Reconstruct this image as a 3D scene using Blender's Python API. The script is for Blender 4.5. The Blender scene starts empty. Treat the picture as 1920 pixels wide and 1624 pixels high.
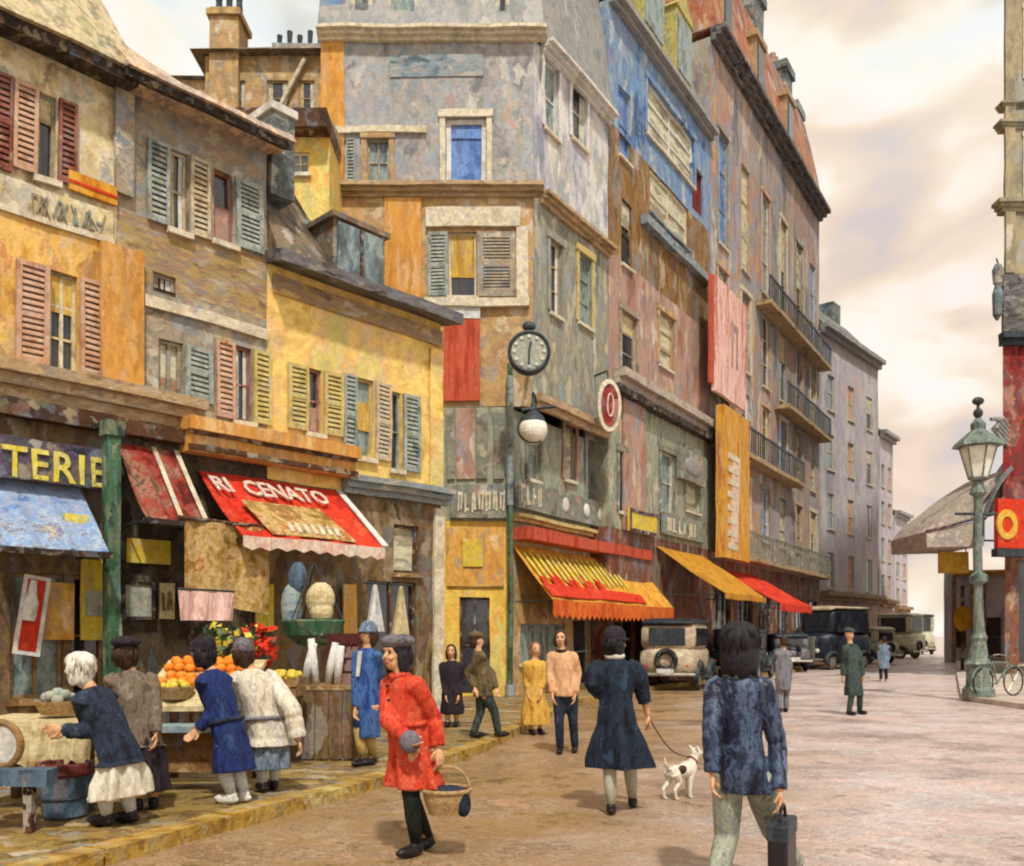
import bpy, bmesh, math, random
from mathutils import Vector, Matrix, noise
random.seed(7)
SC = bpy.context.scene
COL = SC.collection
F, CX, HV, EYE = 1700.0, 960.0, 1190.0, 1.6      # focal (px of the 1920 wide picture), principal column, horizon row, eye height
UP = Vector((0, 0, 1))

# ------------------------------------------------------------------ pixel -> world helpers
def P(u, v, Y):
    return Vector(((u - CX) / F * Y, Y, EYE - (v - HV) / F * Y))
def G(u, v, z=0.0):
    Y = F * (EYE - z) / (v - HV)
    return Vector(((u - CX) / F * Y, Y, z))

# ------------------------------------------------------------------ materials
def lin(h):
    h = h.lstrip('#')
    out = []
    for i in (0, 2, 4):
        c = int(h[i:i + 2], 16) / 255
        out.append(c / 12.92 if c <= 0.04045 else ((c + 0.055) / 1.055) ** 2.4)
    return (*out, 1)
MATS = {}
def mat(name, cols, sc=(5, 5, 2), rough=0.75, bump=0.35, dist=0.35, var=0.16, spec=0.3, metal=0.0, big=0.3, sat=1.0, acc=None, cell=.5):
    """brush-worn surface: elongated patches of the palette, broken by noise"""
    if name in MATS: return MATS[name]
    if acc is None: acc = .38 if max(sc) < 5 and rough > .5 else (.25 if max(sc) < 10 and rough > .5 else 0)
    m = bpy.data.materials.new(name); m.use_nodes = True
    nt = m.node_tree; N = nt.nodes; L = nt.links
    b = N['Principled BSDF']
    b.inputs['Roughness'].default_value = rough; b.inputs['Metallic'].default_value = metal
    b.inputs['Specular IOR Level'].default_value = spec
    tc = N.new('ShaderNodeTexCoord'); oi = N.new('ShaderNodeObjectInfo')
    n1 = N.new('ShaderNodeTexNoise'); n1.inputs['Scale'].default_value = 0.45 * max(sc); n1.inputs['Detail'].default_value = 5; n1.inputs['Roughness'].default_value = .72
    L.new(tc.outputs['Object'], n1.inputs['Vector'])
    sub = N.new('ShaderNodeVectorMath'); sub.operation = 'SUBTRACT'; sub.inputs[1].default_value = (.5, .5, .5)
    L.new(n1.outputs['Color'], sub.inputs[0])
    scl = N.new('ShaderNodeVectorMath'); scl.operation = 'SCALE'; scl.inputs['Scale'].default_value = dist * 4.0 / max(sc)
    L.new(sub.outputs[0], scl.inputs[0])
    add = N.new('ShaderNodeVectorMath'); add.operation = 'ADD'
    L.new(tc.outputs['Object'], add.inputs[0]); L.new(scl.outputs[0], add.inputs[1])
    mul = N.new('ShaderNodeVectorMath'); mul.operation = 'MULTIPLY'; mul.inputs[1].default_value = sc
    L.new(add.outputs[0], mul.inputs[0])
    off = N.new('ShaderNodeVectorMath'); off.operation = 'ADD'
    L.new(mul.outputs[0], off.inputs[0])
    cmb = N.new('ShaderNodeCombineXYZ')
    rs = N.new('ShaderNodeMath'); rs.operation = 'MULTIPLY'; rs.inputs[1].default_value = 37.0
    L.new(oi.outputs['Random'], rs.inputs[0]); L.new(rs.outputs[0], cmb.inputs[0]); L.new(rs.outputs[0], cmb.inputs[2])
    L.new(cmb.outputs[0], off.inputs[1])
    vo = N.new('ShaderNodeTexVoronoi'); vo.inputs['Scale'].default_value = .8;
    L.new(off.outputs[0], vo.inputs['Vector'])
    sep = N.new('ShaderNodeSeparateColor'); L.new(vo.outputs['Color'], sep.inputs[0])
    n2 = N.new('ShaderNodeTexNoise'); n2.inputs['Scale'].default_value = 0.33; n2.inputs['Detail'].default_value = 2
    L.new(off.outputs[0], n2.inputs['Vector'])
    c2 = N.new('ShaderNodeMapRange'); c2.inputs['From Min'].default_value = .3; c2.inputs['From Max'].default_value = .7
    L.new(n2.outputs['Fac'], c2.inputs['Value'])
    of2 = N.new('ShaderNodeVectorMath'); of2.operation = 'MULTIPLY_ADD'; of2.inputs[1].default_value = (2.3, 2.3, 2.1); of2.inputs[2].default_value = (3.7, 1.9, 8.3)
    L.new(off.outputs[0], of2.inputs[0])
    n4 = N.new('ShaderNodeTexNoise'); n4.inputs['Scale'].default_value = 1.3; n4.inputs['Detail'].default_value = 3; n4.inputs['Roughness'].default_value = .7
    L.new(of2.outputs[0], n4.inputs['Vector'])
    of3 = N.new('ShaderNodeVectorMath'); of3.operation = 'ADD'
    L.new(of2.outputs[0], of3.inputs[0]); L.new(n4.outputs['Color'], of3.inputs[1])
    vo2 = N.new('ShaderNodeTexVoronoi'); vo2.inputs['Scale'].default_value = .85; L.new(of3.outputs[0], vo2.inputs['Vector'])
    sep2 = N.new('ShaderNodeSeparateColor'); L.new(vo2.outputs['Color'], sep2.inputs[0])
    n5 = N.new('ShaderNodeTexNoise'); n5.inputs['Scale'].default_value = .85; n5.inputs['Detail'].default_value = 5; n5.inputs['Roughness'].default_value = .68; n5.inputs['Distortion'].default_value = .4
    L.new(off.outputs[0], n5.inputs['Vector'])
    sp5 = N.new('ShaderNodeSeparateColor'); L.new(n5.outputs['Color'], sp5.inputs[0])
    c5 = N.new('ShaderNodeMapRange'); c5.inputs['From Min'].default_value = .31; c5.inputs['From Max'].default_value = .69
    L.new(sp5.outputs[0], c5.inputs['Value'])
    m0 = N.new('ShaderNodeMix'); m0.data_type = 'FLOAT'; m0.inputs['Factor'].default_value = .45
    L.new(sep.outputs[0], m0.inputs['A']); L.new(sep2.outputs[0], m0.inputs['B'])
    mk = N.new('ShaderNodeMix'); mk.data_type = 'FLOAT'; mk.inputs['Factor'].default_value = cell
    L.new(c5.outputs[0], mk.inputs['A']); L.new(m0.outputs['Result'], mk.inputs['B'])
    mx0 = N.new('ShaderNodeMix'); mx0.data_type = 'FLOAT'; mx0.inputs['Factor'].default_value = big
    L.new(mk.outputs['Result'], mx0.inputs['A']); L.new(c2.outputs[0], mx0.inputs['B'])
    mx = N.new('ShaderNodeMapRange'); mx.inputs['From Min'].default_value = .2; mx.inputs['From Max'].default_value = .8
    L.new(mx0.outputs['Result'], mx.inputs['Value'])
    rp = N.new('ShaderNodeValToRGB'); cr = rp.color_ramp
    k = len(cols)
    while len(cr.elements) < k: cr.elements.new(0.5)
    for i, c in enumerate(cols):
        cr.elements[i].position = 0.12 + 0.76 * i / max(1, k - 1); cr.elements[i].color = lin(c)
    L.new(mx.outputs[0], rp.inputs['Fac'])
    n3 = N.new('ShaderNodeTexNoise'); n3.inputs['Scale'].default_value = 3.1; n3.inputs['Detail'].default_value = 2; n3.inputs['Roughness'].default_value = .65
    L.new(off.outputs[0], n3.inputs['Vector'])
    vr = N.new('ShaderNodeMapRange'); vr.inputs['From Min'].default_value = .25; vr.inputs['From Max'].default_value = .75
    vr.inputs['To Min'].default_value = 1 - var * 1.4; vr.inputs['To Max'].default_value = 1 + var
    L.new(n3.outputs['Fac'], vr.inputs['Value'])
    hs = N.new('ShaderNodeHueSaturation'); hs.inputs['Saturation'].default_value = sat
    if acc > 0:
        ra = N.new('ShaderNodeValToRGB'); ra.color_ramp.interpolation = 'CONSTANT'
        AC = ['6f8496', 'd0c29a', '8a9cae', '8f9478', 'b08a78', 'dcd6c8']
        while len(ra.color_ramp.elements) < len(AC): ra.color_ramp.elements.new(.5)
        for i, c_ in enumerate(AC): ra.color_ramp.elements[i].position = i / len(AC); ra.color_ramp.elements[i].color = lin(c_)
        L.new(sep2.outputs[1], ra.inputs['Fac'])
        th = N.new('ShaderNodeMapRange'); th.inputs['From Min'].default_value = .90; th.inputs['From Max'].default_value = 1.12; th.inputs['To Max'].default_value = acc
        tm = N.new('ShaderNodeMath'); tm.operation = 'MULTIPLY_ADD'; tm.inputs[1].default_value = .6
        L.new(c5.outputs[0], tm.inputs[0]); L.new(sep2.outputs[2], tm.inputs[2])
        L.new(tm.outputs[0], th.inputs['Value'])
        am = N.new('ShaderNodeMix'); am.data_type = 'RGBA'
        L.new(th.outputs[0], am.inputs['Factor']); L.new(rp.outputs['Color'], am.inputs['A']); L.new(ra.outputs['Color'], am.inputs['B'])
        L.new(am.outputs['Result'], hs.inputs['Color'])
    else: L.new(rp.outputs['Color'], hs.inputs['Color'])
    L.new(vr.outputs[0], hs.inputs['Value'])
    L.new(hs.outputs['Color'], b.inputs['Base Color'])
    if bump > 0:
        ad = N.new('ShaderNodeMath'); ad.operation = 'MULTIPLY_ADD'; ad.inputs[1].default_value = 0.6
        L.new(vo.outputs['Distance'], ad.inputs[0]); L.new(n3.outputs['Fac'], ad.inputs[2])
        bp = N.new('ShaderNodeBump'); bp.inputs['Strength'].default_value = bump; bp.inputs['Distance'].default_value = .12 / max(sc) ** .7
        L.new(ad.outputs[0], bp.inputs['Height']); L.new(bp.outputs[0], b.inputs['Normal'])
    MATS[name] = m
    return m
def cloth(name, cols, sc=(16, 16, 6), **k):
    if max(sc) >= 10: sc = tuple(x * 1.6 for x in sc)
    k.setdefault('cell', .15); k.setdefault('acc', 0); k.setdefault('rough', .85); k.setdefault('bump', .3); k.setdefault('var', .18)
    return mat(name, cols, sc, **k)
def emit(name, col, st):
    if name in MATS: return MATS[name]
    m = mat(name, col, (8, 8, 8), bump=0)
    b = m.node_tree.nodes['Principled BSDF']
    b.inputs['Emission Color'].default_value = lin(col[0]); b.inputs['Emission Strength'].default_value = st
    return m

# ------------------------------------------------------------------ mesh builder
AMP = 0.03
def wob(p, amp):
    return noise.noise_vector(p * 0.95) * amp + noise.noise_vector(p * 2.7 + Vector((9, 4, 2))) * (amp * .3)
ROOTM = {}
class MB:
    def __init__(s): s.v = []; s.f = []; s.m = []; s.mi = 0
    def add(s, vs, fs):
        o = len(s.v); s.v += [Vector(x) for x in vs]
        for f in fs: s.f.append([i + o for i in f]); s.m.append(s.mi)
        return s
    def box(s, x0, x1, y0, y1, z0, z1):
        return s.hexa([(x0, y0, z0), (x1, y0, z0), (x1, y1, z0), (x0, y1, z0), (x0, y0, z1), (x1, y0, z1), (x1, y1, z1), (x0, y1, z1)])
    def hexa(s, v):
        return s.add(v, [(3, 2, 1, 0), (4, 5, 6, 7), (0, 1, 5, 4), (1, 2, 6, 5), (2, 3, 7, 6), (3, 0, 4, 7)])
    def quad(s, a, b, c, d): return s.add([a, b, c, d], [(0, 1, 2, 3)])
    def prism(s, poly, ext):
        n = len(poly); ext = Vector(ext); p = [Vector(q) for q in poly]
        return s.add(p + [q + ext for q in p], [tuple(range(n))[::-1], tuple(range(n, 2 * n))] + [(i, (i + 1) % n, (i + 1) % n + n, i + n) for i in range(n)])
    def slab(s, a, b, c, d, t):
        """thick sheet: quad a b c d thickened by vector t"""
        t = Vector(t); q = [Vector(x) for x in (a, b, c, d)]
        return s.hexa(q + [x + t for x in q])
    def rings(s, rs, cap=True):
        n = len(rs[0]); o = []
        for r in rs: o += r
        fs = []
        for k in range(len(rs) - 1):
            for i in range(n):
                j = (i + 1) % n
                fs.append((k * n + i, k * n + j, (k + 1) * n + j, (k + 1) * n + i))
        if cap:
            fs.append(tuple(range(n))[::-1]); fs.append(tuple(range((len(rs) - 1) * n, len(rs) * n)))
        return s.add(o, fs)
    def tube(s, pts, rad, n=10, flat=1.0):
        pts = [Vector(p) for p in pts]
        if not isinstance(rad, (list, tuple)): rad = [rad] * len(pts)
        rs = []; prev = None
        for i, p in enumerate(pts):
            d = (pts[min(i + 1, len(pts) - 1)] - pts[max(i - 1, 0)]).normalized()
            if prev is None:
                a = d.cross(UP)
                if a.length < .1: a = d.cross(Vector((0, 1, 0)))
                a.normalize()
            else:
                a = (prev - d * prev.dot(d)).normalized()
            prev = a; b = d.cross(a)
            rs.append([p + a * (rad[i] * math.cos(t * 2 * math.pi / n)) + b * (rad[i] * flat * math.sin(t * 2 * math.pi / n)) for t in range(n)])
        return s.rings(rs)
    def ell(s, c, r, rot=None, n=14, m=9):
        c = Vector(c); rs = []
        R = rot if rot is not None else Matrix.Identity(3)
        for k in range(1, m):
            ph = math.pi * k / m
            rs.append([c + R @ Vector((r[0] * math.sin(ph) * math.cos(2 * math.pi * i / n), r[1] * math.sin(ph) * math.sin(2 * math.pi * i / n), -r[2] * math.cos(ph))) for i in range(n)])
        return s.rings(rs)
    def lathe(s, c, prof, n=20, ax=None):
        c = Vector(c); R = ax if ax is not None else Matrix.Identity(3)
        return s.rings([[c + R @ Vector((r * math.cos(2 * math.pi * i / n), r * math.sin(2 * math.pi * i / n), z)) for i in range(n)] for r, z in prof])
    def torus(s, c, R, r, ax=None, n=28, m=8, a0=0, a1=2 * math.pi):
        A = ax if ax is not None else Matrix.Identity(3); c = Vector(c)
        full = abs(a1 - a0 - 2 * math.pi) < 1e-4
        k = n if full else n + 1; rs = []
        for i in range(k):
            t = a0 + (a1 - a0) * i / n
            rs.append([c + A @ Vector(((R + r * math.cos(2 * math.pi * j / m)) * math.cos(t), (R + r * math.cos(2 * math.pi * j / m)) * math.sin(t), r * math.sin(2 * math.pi * j / m))) for j in range(m)])
        if full: rs.append(rs[0])
        return s.rings(rs, cap=not full)
    def build(s, name, mats, parent=None, loc=None, wobble=AMP, seg=0.7, smooth=False, voxel=0, sub=0, bevel=0):
        bm = bmesh.new()
        vs = [bm.verts.new(p) for p in s.v]
        for f, mi in zip(s.f, s.m):
            try:
                fc = bm.faces.new([vs[i] for i in f]); fc.material_index = mi; fc.smooth = smooth
            except ValueError: pass
        if not voxel: bmesh.ops.remove_doubles(bm, verts=bm.verts, dist=1e-5)
        bmesh.ops.recalc_face_normals(bm, faces=bm.faces)
        M = Matrix.Identity(4)
        if parent is not None and parent.name in ROOTM: M = ROOTM[parent.name]
        if loc is not None: M = M @ Matrix.Translation(loc)
        if wobble > 0:
            for _ in range(6):
                es = [e for e in bm.edges if e.calc_length() > seg * 1.5]
                if not es or len(bm.verts) > 30000: break
                bmesh.ops.subdivide_edges(bm, edges=es, cuts=1, use_grid_fill=True)
            Mi = M.inverted()
            for v in bm.verts:
                w = M @ v.co
                v.co = Mi @ (w + wob(w, wobble))
        me = bpy.data.meshes.new(name); bm.to_mesh(me); bm.free()
        for x in (mats if isinstance(mats, (list, tuple)) else [mats]): me.materials.append(x)
        o = bpy.data.objects.new(name, me); COL.objects.link(o)
        if loc is not None: o.location = loc
        if parent is not None:
            o.parent = parent
        ROOTM[o.name] = M
        if bevel:
            b = o.modifiers.new('Bevel', 'BEVEL'); b.width = bevel; b.segments = 2; b.limit_method = 'ANGLE'
        if voxel:
            r = o.modifiers.new('Remesh', 'REMESH'); r.mode = 'VOXEL'; r.voxel_size = voxel; r.use_smooth_shade = True
            sm = o.modifiers.new('Smooth', 'SMOOTH'); sm.factor = .5; sm.iterations = 2
        if sub:
            q = o.modifiers.new('Subdivision', 'SUBSURF'); q.levels = sub; q.render_levels = sub
        return o
def tag(o, label, cat, group=None, kind=None):
    if label: o['label'] = label
    if cat: o['category'] = cat
    if group: o['group'] = group
    if kind: o['kind'] = kind
    return o
def thing(name, label, cat, loc=(0, 0, 0), rz=0.0, group=None):
    o = bpy.data.objects.new(name, None); COL.objects.link(o)
    o.empty_display_size = .2
    o.location = loc; o.rotation_euler = (0, 0, rz)
    ROOTM[o.name] = Matrix.Translation(Vector(loc)) @ Matrix.Rotation(rz, 4, 'Z')
    return tag(o, label, cat, group)
def text_mesh(name, txt, mats, parent, M, height, width=None, depth=.02, spacing=1.0, bold=.0):
    """raised letters; M maps letter plane (x right, y up, z out) to parent space"""
    cu = bpy.data.curves.new('t', 'FONT'); cu.body = txt; cu.size = 1; cu.extrude = .5; cu.space_character = spacing
    cu.offset = bold; cu.resolution_u = 2
    to = bpy.data.objects.new('t', cu); COL.objects.link(to)
    dg = bpy.context.evaluated_depsgraph_get()
    me = bpy.data.meshes.new_from_object(to.evaluated_get(dg))
    bpy.data.objects.remove(to)
    xs = [v.co.x for v in me.vertices]; ys = [v.co.y for v in me.vertices]
    x0, x1, y0, y1 = min(xs), max(xs), min(ys), max(ys)
    sy = height / (y1 - y0); sx = (width / (x1 - x0)) if width else sy
    PM = ROOTM.get(parent.name, Matrix.Identity(4)); PI_ = PM.inverted()
    for v in me.vertices:
        p = M @ Vector(((v.co.x - x0) * sx, (v.co.y - y0) * sy, (v.co.z + .5) * depth))
        w = PM @ p
        w = w + wob(w, AMP) + noise.noise_vector(w * 9) * .012
        v.co = PI_ @ w
    me.name = name; me.materials.clear(); me.materials.append(mats)
    for p in me.polygons: p.material_index = 0
    o = bpy.data.objects.new(name, me); COL.objects.link(o); o.parent = parent
    return o

# ------------------------------------------------------------------ palettes
M = {}
M['cream'] = mat('cream_plaster', ['8f7f66', 'b9a77f', 'd8c795', 'd9cdb4', 'a7a48c'], (3.2, 3.2, 2.2))
M['ochre'] = mat('ochre_plaster', ['ae7e3a', 'cc983c', 'dcac50', 'e2bc72', 'cf8a4a', 'bca868'], (3, 3, 1.0), acc=.25)
M['yellow'] = mat('yellow_plaster', ['d0a456', 'e6c468', 'eccc78', 'e6b868', 'dcc088', 'd4c46c'], (1.8, 1.8, 1.6), acc=.15)
M['greytan'] = mat('grey_tan_plaster', ['706a62', '8c8272', 'a0927a', '98846e', '84867c', 'b4a286', '7f868a'], (2.4, 2.4, 2.6), acc=.4)
M['brickband'] = mat('ochre_brick_courses', ['7c624a', '988052', 'ac9058', '8c7c68', '9c7458', 'b8a060'], (2.0, 2.0, 7), acc=.3)
M['lilac'] = mat('lilac_grey_plaster', ['727478', '8e8c8c', 'a69e98', '8f9ca6', 'b4a496', '7c8a90', '9a9490'], (2.0, 2.0, 1.3), acc=.4)
M['tanwall'] = mat('tan_plaster', ['8a7048', 'a98a56', 'bd9c66', 'b08a60', '97835c', 'c7a878'], (2.0, 2.0, 1.6))
M['orange'] = mat('orange_paint', ['b07a30', 'c68c3a', 'd0984a', 'be8440', 'd8b070'], (4, 4, .8), acc=.2)
M['greengrey'] = mat('green_grey_plaster', ['6d7564', '8c9480', 'a0a48c', '7f8878', 'a9a184', '85705a'], (3, 3, 1.2))
M['yshop'] = mat('yellow_shop_paint', ['c49a40', 'e0b84a', 'e8cc58', 'e4a850', 'dcd074', 'd0b468'], (2.2, 2.2, 1.0), acc=.15)
M['blue'] = mat('blue_paint', ['445c7c', '5474a4', '7494c0', '6484a0', '90a4b0', '6a84bc', '8a9080'], (2.0, 2.0, .8))
M['dormy'] = mat('olive_yellow_paint', ['8f8840', 'aca050', 'c0b468', '8a8c5c', 'c9bf84'], (4, 4, 2), acc=.2)
M['brownwall'] = mat('brown_plaster', ['54381c', '744f22', '866030', '8f7444', '70482c', '7c7868'], (2.2, 2.2, .8), acc=.35)
M['rose'] = mat('rose_plaster', ['8a6458', 'a87a64', 'a0887a', 'b88e7c', '908480', 'ac6a50'], (2.4, 2.4, .8), acc=.45)
M['dgrey'] = mat('side_face_plaster', ['6a6c64', '868672', '9c9c88', '8e8478', '7c8a80', 'b0a688', '7f8a94'], (2.4, 2.4, .8), acc=.45)
M['tall'] = mat('tall_block_plaster', ['6a6a70', '8c8484', 'a89880', '7f92a8', 'b0785a', 'b8a078', '8c88a4', 'bcb4a8'], (1.3, 1.3, .28), acc=.5)
M['litlilac'] = mat('lit_lilac_plaster', ['8a8c98', 'a9a8b4', 'c8c6c8', 'd8d4c8', '98a4ac', 'bcb8a0'], (1.8, 1.8, .6))  # lighter lilac: light on the upper street face put into the colour
M['far1'] = mat('hazed_mauve_plaster', ['949098', 'aca8aa', 'bebab8', 'a4a2b0', 'c4b0b0', 'b4bcb8'], (.9, .9, .28), var=.1, acc=.2)  # mauve plaster shifted paler and blue-grey to paint in distance haze
M['far2'] = mat('hazed_pinkish_plaster', ['9c98a0', 'b4acb2', 'c0b6ba', 'aaa6b0', 'c8b4b6'], (.7, .7, .22), var=.1, acc=.2)  # pinkish plaster with the same distance haze mixed into its palette
M['slate'] = mat('slate_roof', ['3a4446', '556062', '6d7672', '4a5054', '7f8478'], (1.6, 1.6, 2.0), rough=.6)
M['tile'] = mat('mossy_tile_roof', ['8f8a62', 'b0a47c', 'c9b48c', '9a8f78', '7a7a50', 'cdb9a0'], (5, 2.2, 2.4))
M['ptile'] = mat('pale_tile_roof', ['a08468', 'c9a684', 'd9bd98', 'b09a86', '8f8078', 'd0b9a8'], (5, 2.2, 2.4))
M['mroof'] = mat('brown_mansard_roof', ['4a4036', '6a5a48', '847258', '5c5a50', '7a4f38'], (3, 3, 2))
M['redroof'] = mat('red_mansard_roof', ['7c4634', 'a05a40', 'a86e50', 'b08058', '8f5a4c', '7a6a60'], (1.4, 1.4, .6))
M['zinc'] = mat('zinc_roof', ['6f7270', '8a8c88', '9a958e', '7c8084', 'a9a49c'], (2, 2, 1.2), rough=.5)
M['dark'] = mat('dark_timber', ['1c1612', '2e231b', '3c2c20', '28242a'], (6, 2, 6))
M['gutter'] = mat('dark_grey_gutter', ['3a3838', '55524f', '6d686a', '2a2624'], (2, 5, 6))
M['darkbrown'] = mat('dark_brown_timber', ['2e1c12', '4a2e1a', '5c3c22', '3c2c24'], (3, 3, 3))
M['wood'] = mat('worn_wood', ['6a4a2a', '8a6638', '9c7848', '7a5c40', 'a88a5a'], (4, 4, 4))
M['stonec'] = mat('tan_stone_cornice', ['7a6448', 'a08660', 'b89c72', '94785a', 'c4ab84'], (2, 5, 7))
M['palec'] = mat('pale_stone_trim', ['b5a88c', 'cfc3a4', 'd9cfb8', 'bdb29c', 'd8c8a0'], (4, 4, 4))
M['white'] = mat('white_paint', ['b9b6ac', 'd0cdc4', 'dcdad2', 'c6c8c8'], (5, 5, 3))
M['bluegrey'] = mat('blue_grey_paint', ['4a5a66', '6a7c88', '8f9a9c', '7a8488', 'a9a496'], (2, 5, 6))
M['glass'] = mat('dark_window_glass', ['14161c', '22262e', '2c3440', '3a3430', '1c1c28'], (4, 4, 2), rough=.07, bump=.06, spec=.9)
M['bglass'] = mat('blue_window_glass', ['3a5f9a', '5078b8', '6a8fc8', '5a6f9c', '4a68b0'], (3, 3, 1.4), rough=.25, bump=.08, spec=.5)
M['gglass'] = mat('grey_green_glass', ['5a6a68', '7f8f8a', '93a09a', '6a7a80', '485654'], (4, 4, 1.6), rough=.25, bump=.08, spec=.5)
M['yblind'] = mat('yellow_blind', ['a8822c', 'c79a3a', 'd0ad4e', 'b58a3a'], (6, 6, 1.2))
M['cblind'] = mat('cream_blind', ['a9a888', 'c4c0a0', 'cfc9ae', '8f937e', '9c7c5c'], (1.2, 1.2, 5))
M['shut'] = mat('pale_shutter_paint', ['a08f72', 'bda988', 'c9b896', '9a9a88', 'c2a890'], (6, 6, 4))
M['shutp'] = mat('pink_shutter_paint', ['a87a60', 'c39a78', 'c9a48c', 'b08a78'], (6, 6, 4))
M['shutg'] = mat('grey_green_shutter_paint', ['66706a', '8a948c', 'a3aaa0', '75807c', '9c9a80'], (6, 6, 4))
M['shutr'] = mat('red_brown_shutter_paint', ['6a3c30', '8a4f3e', '94655a', '7a5a4a'], (6, 6, 4))
M['shuty'] = mat('straw_shutter_paint', ['a5904e', 'bfaa62', 'c9b878', '9f9258'], (6, 6, 4))
M['red'] = cloth('red_canvas', ['a8200f', 'c62a14', 'cf3a1c', 'b3301c', 'd8502e'], (5, 5, 3))
M['dred'] = cloth('dark_red_canvas', ['5c1f18', '8a2a20', 'a03a2a', '7a5040', 'a8705c', '5a4a38'], (5, 5, 3.4))
M['tancan'] = cloth('tan_canvas', ['7a5c24', '9a7a3a', 'b08f50', 'c4a878', 'a86a28', '7f6c40'], (4, 4, 4))
M['bluecan'] = cloth('blue_canvas', ['5a78ac', '7f95b8', '9a9fb0', '6f92c0', 'a9b4bc', '6a6f94', 'b0a690'], (2.6, 2.6, 3.2))
M['ycan'] = cloth('orange_yellow_canvas', ['b5731a', 'cc8a24', 'd49a34', 'd8a84a', 'c47a28', 'b99030'], (4, 4, 1))
M['ocan'] = cloth('ochre_canvas', ['96660f', 'b07a18', 'bd8a24', 'a86c1c'], (3, 3, 2))
M['greycan'] = cloth('grey_canvas', ['8f8478', 'a99c8e', 'b8ab98', '948a88', 'c4b4a4'], (1.6, 1.6, 2))
M['ltr_y'] = mat('yellow_letters', ['c9b428', 'd8c83c', 'dcd070', 'b8a83a'], (9, 9, 5))
M['ltr_w'] = mat('pale_letters', ['d8b8a8', 'e0d0b8', 'd4a090', 'dcd4c4'], (9, 9, 5))
M['signdark'] = mat('dark_purple_sign_paint', ['2e2a3a', '4a4058', '5c5060', '3a4448', '6a5a60'], (3, 3, 4))
M['signgrey'] = mat('grey_sign_paint', ['5c5c54', '78766a', '8a8878', '6a7a6c', '86746a'], (3, 3, 3))
M['post'] = mat('green_post_paint', ['24402c', '36583e', '4a6e50', '2a3434'], (6, 6, 2))
M['iron'] = mat('dark_iron', ['1c2226', '2e363a', '3c4648', '24242e'], (8, 8, 4), rough=.5)
M['lampiron'] = mat('green_grey_cast_iron', ['3c4846', '5a6662', '7c8878', '4c5a58', '8f9484'], (6, 6, 2), rough=.55, cell=.25, acc=.1)
M['poster_o'] = mat('orange_poster', ['b8843a', 'd29c48', 'd8a850', 'c88a3c'], (4, 4, 2))
M['ovr'] = cloth('orange_red_valance', ['b5481a', 'cc6022', 'd8742c', 'c23c18'], (7, 7, 2))
M['poster_y'] = mat('yellow_poster', ['bfb02c', 'd4c440', 'd8b43c', 'b8a84c'], (5, 5, 3))
M['poster_g'] = mat('grey_green_poster', ['7f8878', '9aa090', 'a8ac9a', '8a8f84'], (5, 5, 4))
M['posterc'] = mat('cream_poster', ['cfc08a', 'dccf9c', 'c9b87a'], (6, 6, 6))
M['banner_r'] = cloth('red_banner_cloth', ['9a3a24', 'b54a30', 'c25c40', 'a84a38'], (8, 8, 1))
M['banner_p'] = cloth('pink_banner_cloth', ['c4948a', 'dcb0a4', 'e8c8bc', 'd4a094', 'b87868'], (6, 6, .8))
M['osign'] = mat('orange_vertical_sign_paint', ['b07a1e', 'c98f28', 'd4a040', 'b56a2a'], (6, 6, .9))
M['rshop'] = mat('deep_red_shop_paint', ['4a1a18', '7d1c1a', '8f2622', '5c3430', 'a03c2c', '6e5450'], (1.6, 1.6, .8), acc=.2)
M['rbrown'] = mat('red_brown_shop_paint', ['5a342a', '744436', '86563e', '68483c', '7a6a5a'], (2, 2, .8))
M['rtan'] = mat('tan_grey_tall_wall', ['7f7460', '9a8c6e', 'a89a78', '8a8470', '766a60'], (1.2, 1.2, .4))
M['gold'] = mat('golden_yellow_paint', ['bd8a1c', 'd0a024', 'd8b03c'], (6, 6, 6))
M['plum'] = mat('purple_timber', ['3a2630', '54384a', '483040'], (4, 4, 2))
M['shopshade'] = mat('shade_darkened_panelling', ['1c1510', '382c1e', '4a3c28', '2c2624', '54442a', '2e2a22'], (3, 3, 1.4), acc=.15)  # dark panelling, its colour darkened further for shade under the awnings
M['shopmidshade'] = mat('shade_toned_warm_panelling', ['463618', '685230', '7e663e', '584a3c', '745026', '6a6a58'], (3, 3, 1.4), acc=.25)  # warm panelling, slightly darkened in colour for the same awning shade
M['ledge'] = mat('blue_grey_ledge', ['5a6e78', '7f929a', '94a09c', '6a7884'], (5, 5, 5))
M['orangef'] = mat('orange_fruit', ['d86a08', 'e8801c', 'f09028', 'e07410'], (20, 20, 20), rough=.5, bump=.1)
M['lemon'] = mat('yellow_produce', ['b8a028', 'd0b838', 'dcc858', 'c8a020'], (20, 20, 20), rough=.6, bump=.1)
M['creamcloth'] = cloth('cream_cloth', ['a8986c', 'c4b384', 'd0c298', 'b5a070'], (6, 6, 6))
M['tub'] = mat('blue_grey_tub', ['2c3a48', '44586a', '54687a', '384050'], (6, 6, 3))
M['tubrim'] = mat('red_brown_rim', ['4a1c18', '6a2a22', '5a2c24'], (8, 8, 8))
M['wicker'] = mat('wicker', ['8a6a3c', 'a8885a', 'b89a70', '96784a'], (26, 26, 30), bump=.7)
M['skin'] = mat('skin', ['b07a56', 'cc9a70', 'd8aa80', 'c08c68'], (24, 24, 18), rough=.6, bump=.1, var=.1)
M['leg'] = mat('pale_leg_skin', ['a88c6a', 'c4aa84', 'cdb898', 'b0a088'], (20, 20, 8), rough=.7, bump=.1)
M['shoe'] = mat('black_shoe_leather', ['141214', '241e1e', '1c1a22'], (20, 20, 20), rough=.4, bump=.1)
M['eye'] = mat('dark_eye', ['120c0a', '20140e'], (40, 40, 40), rough=.2, bump=0)
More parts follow.
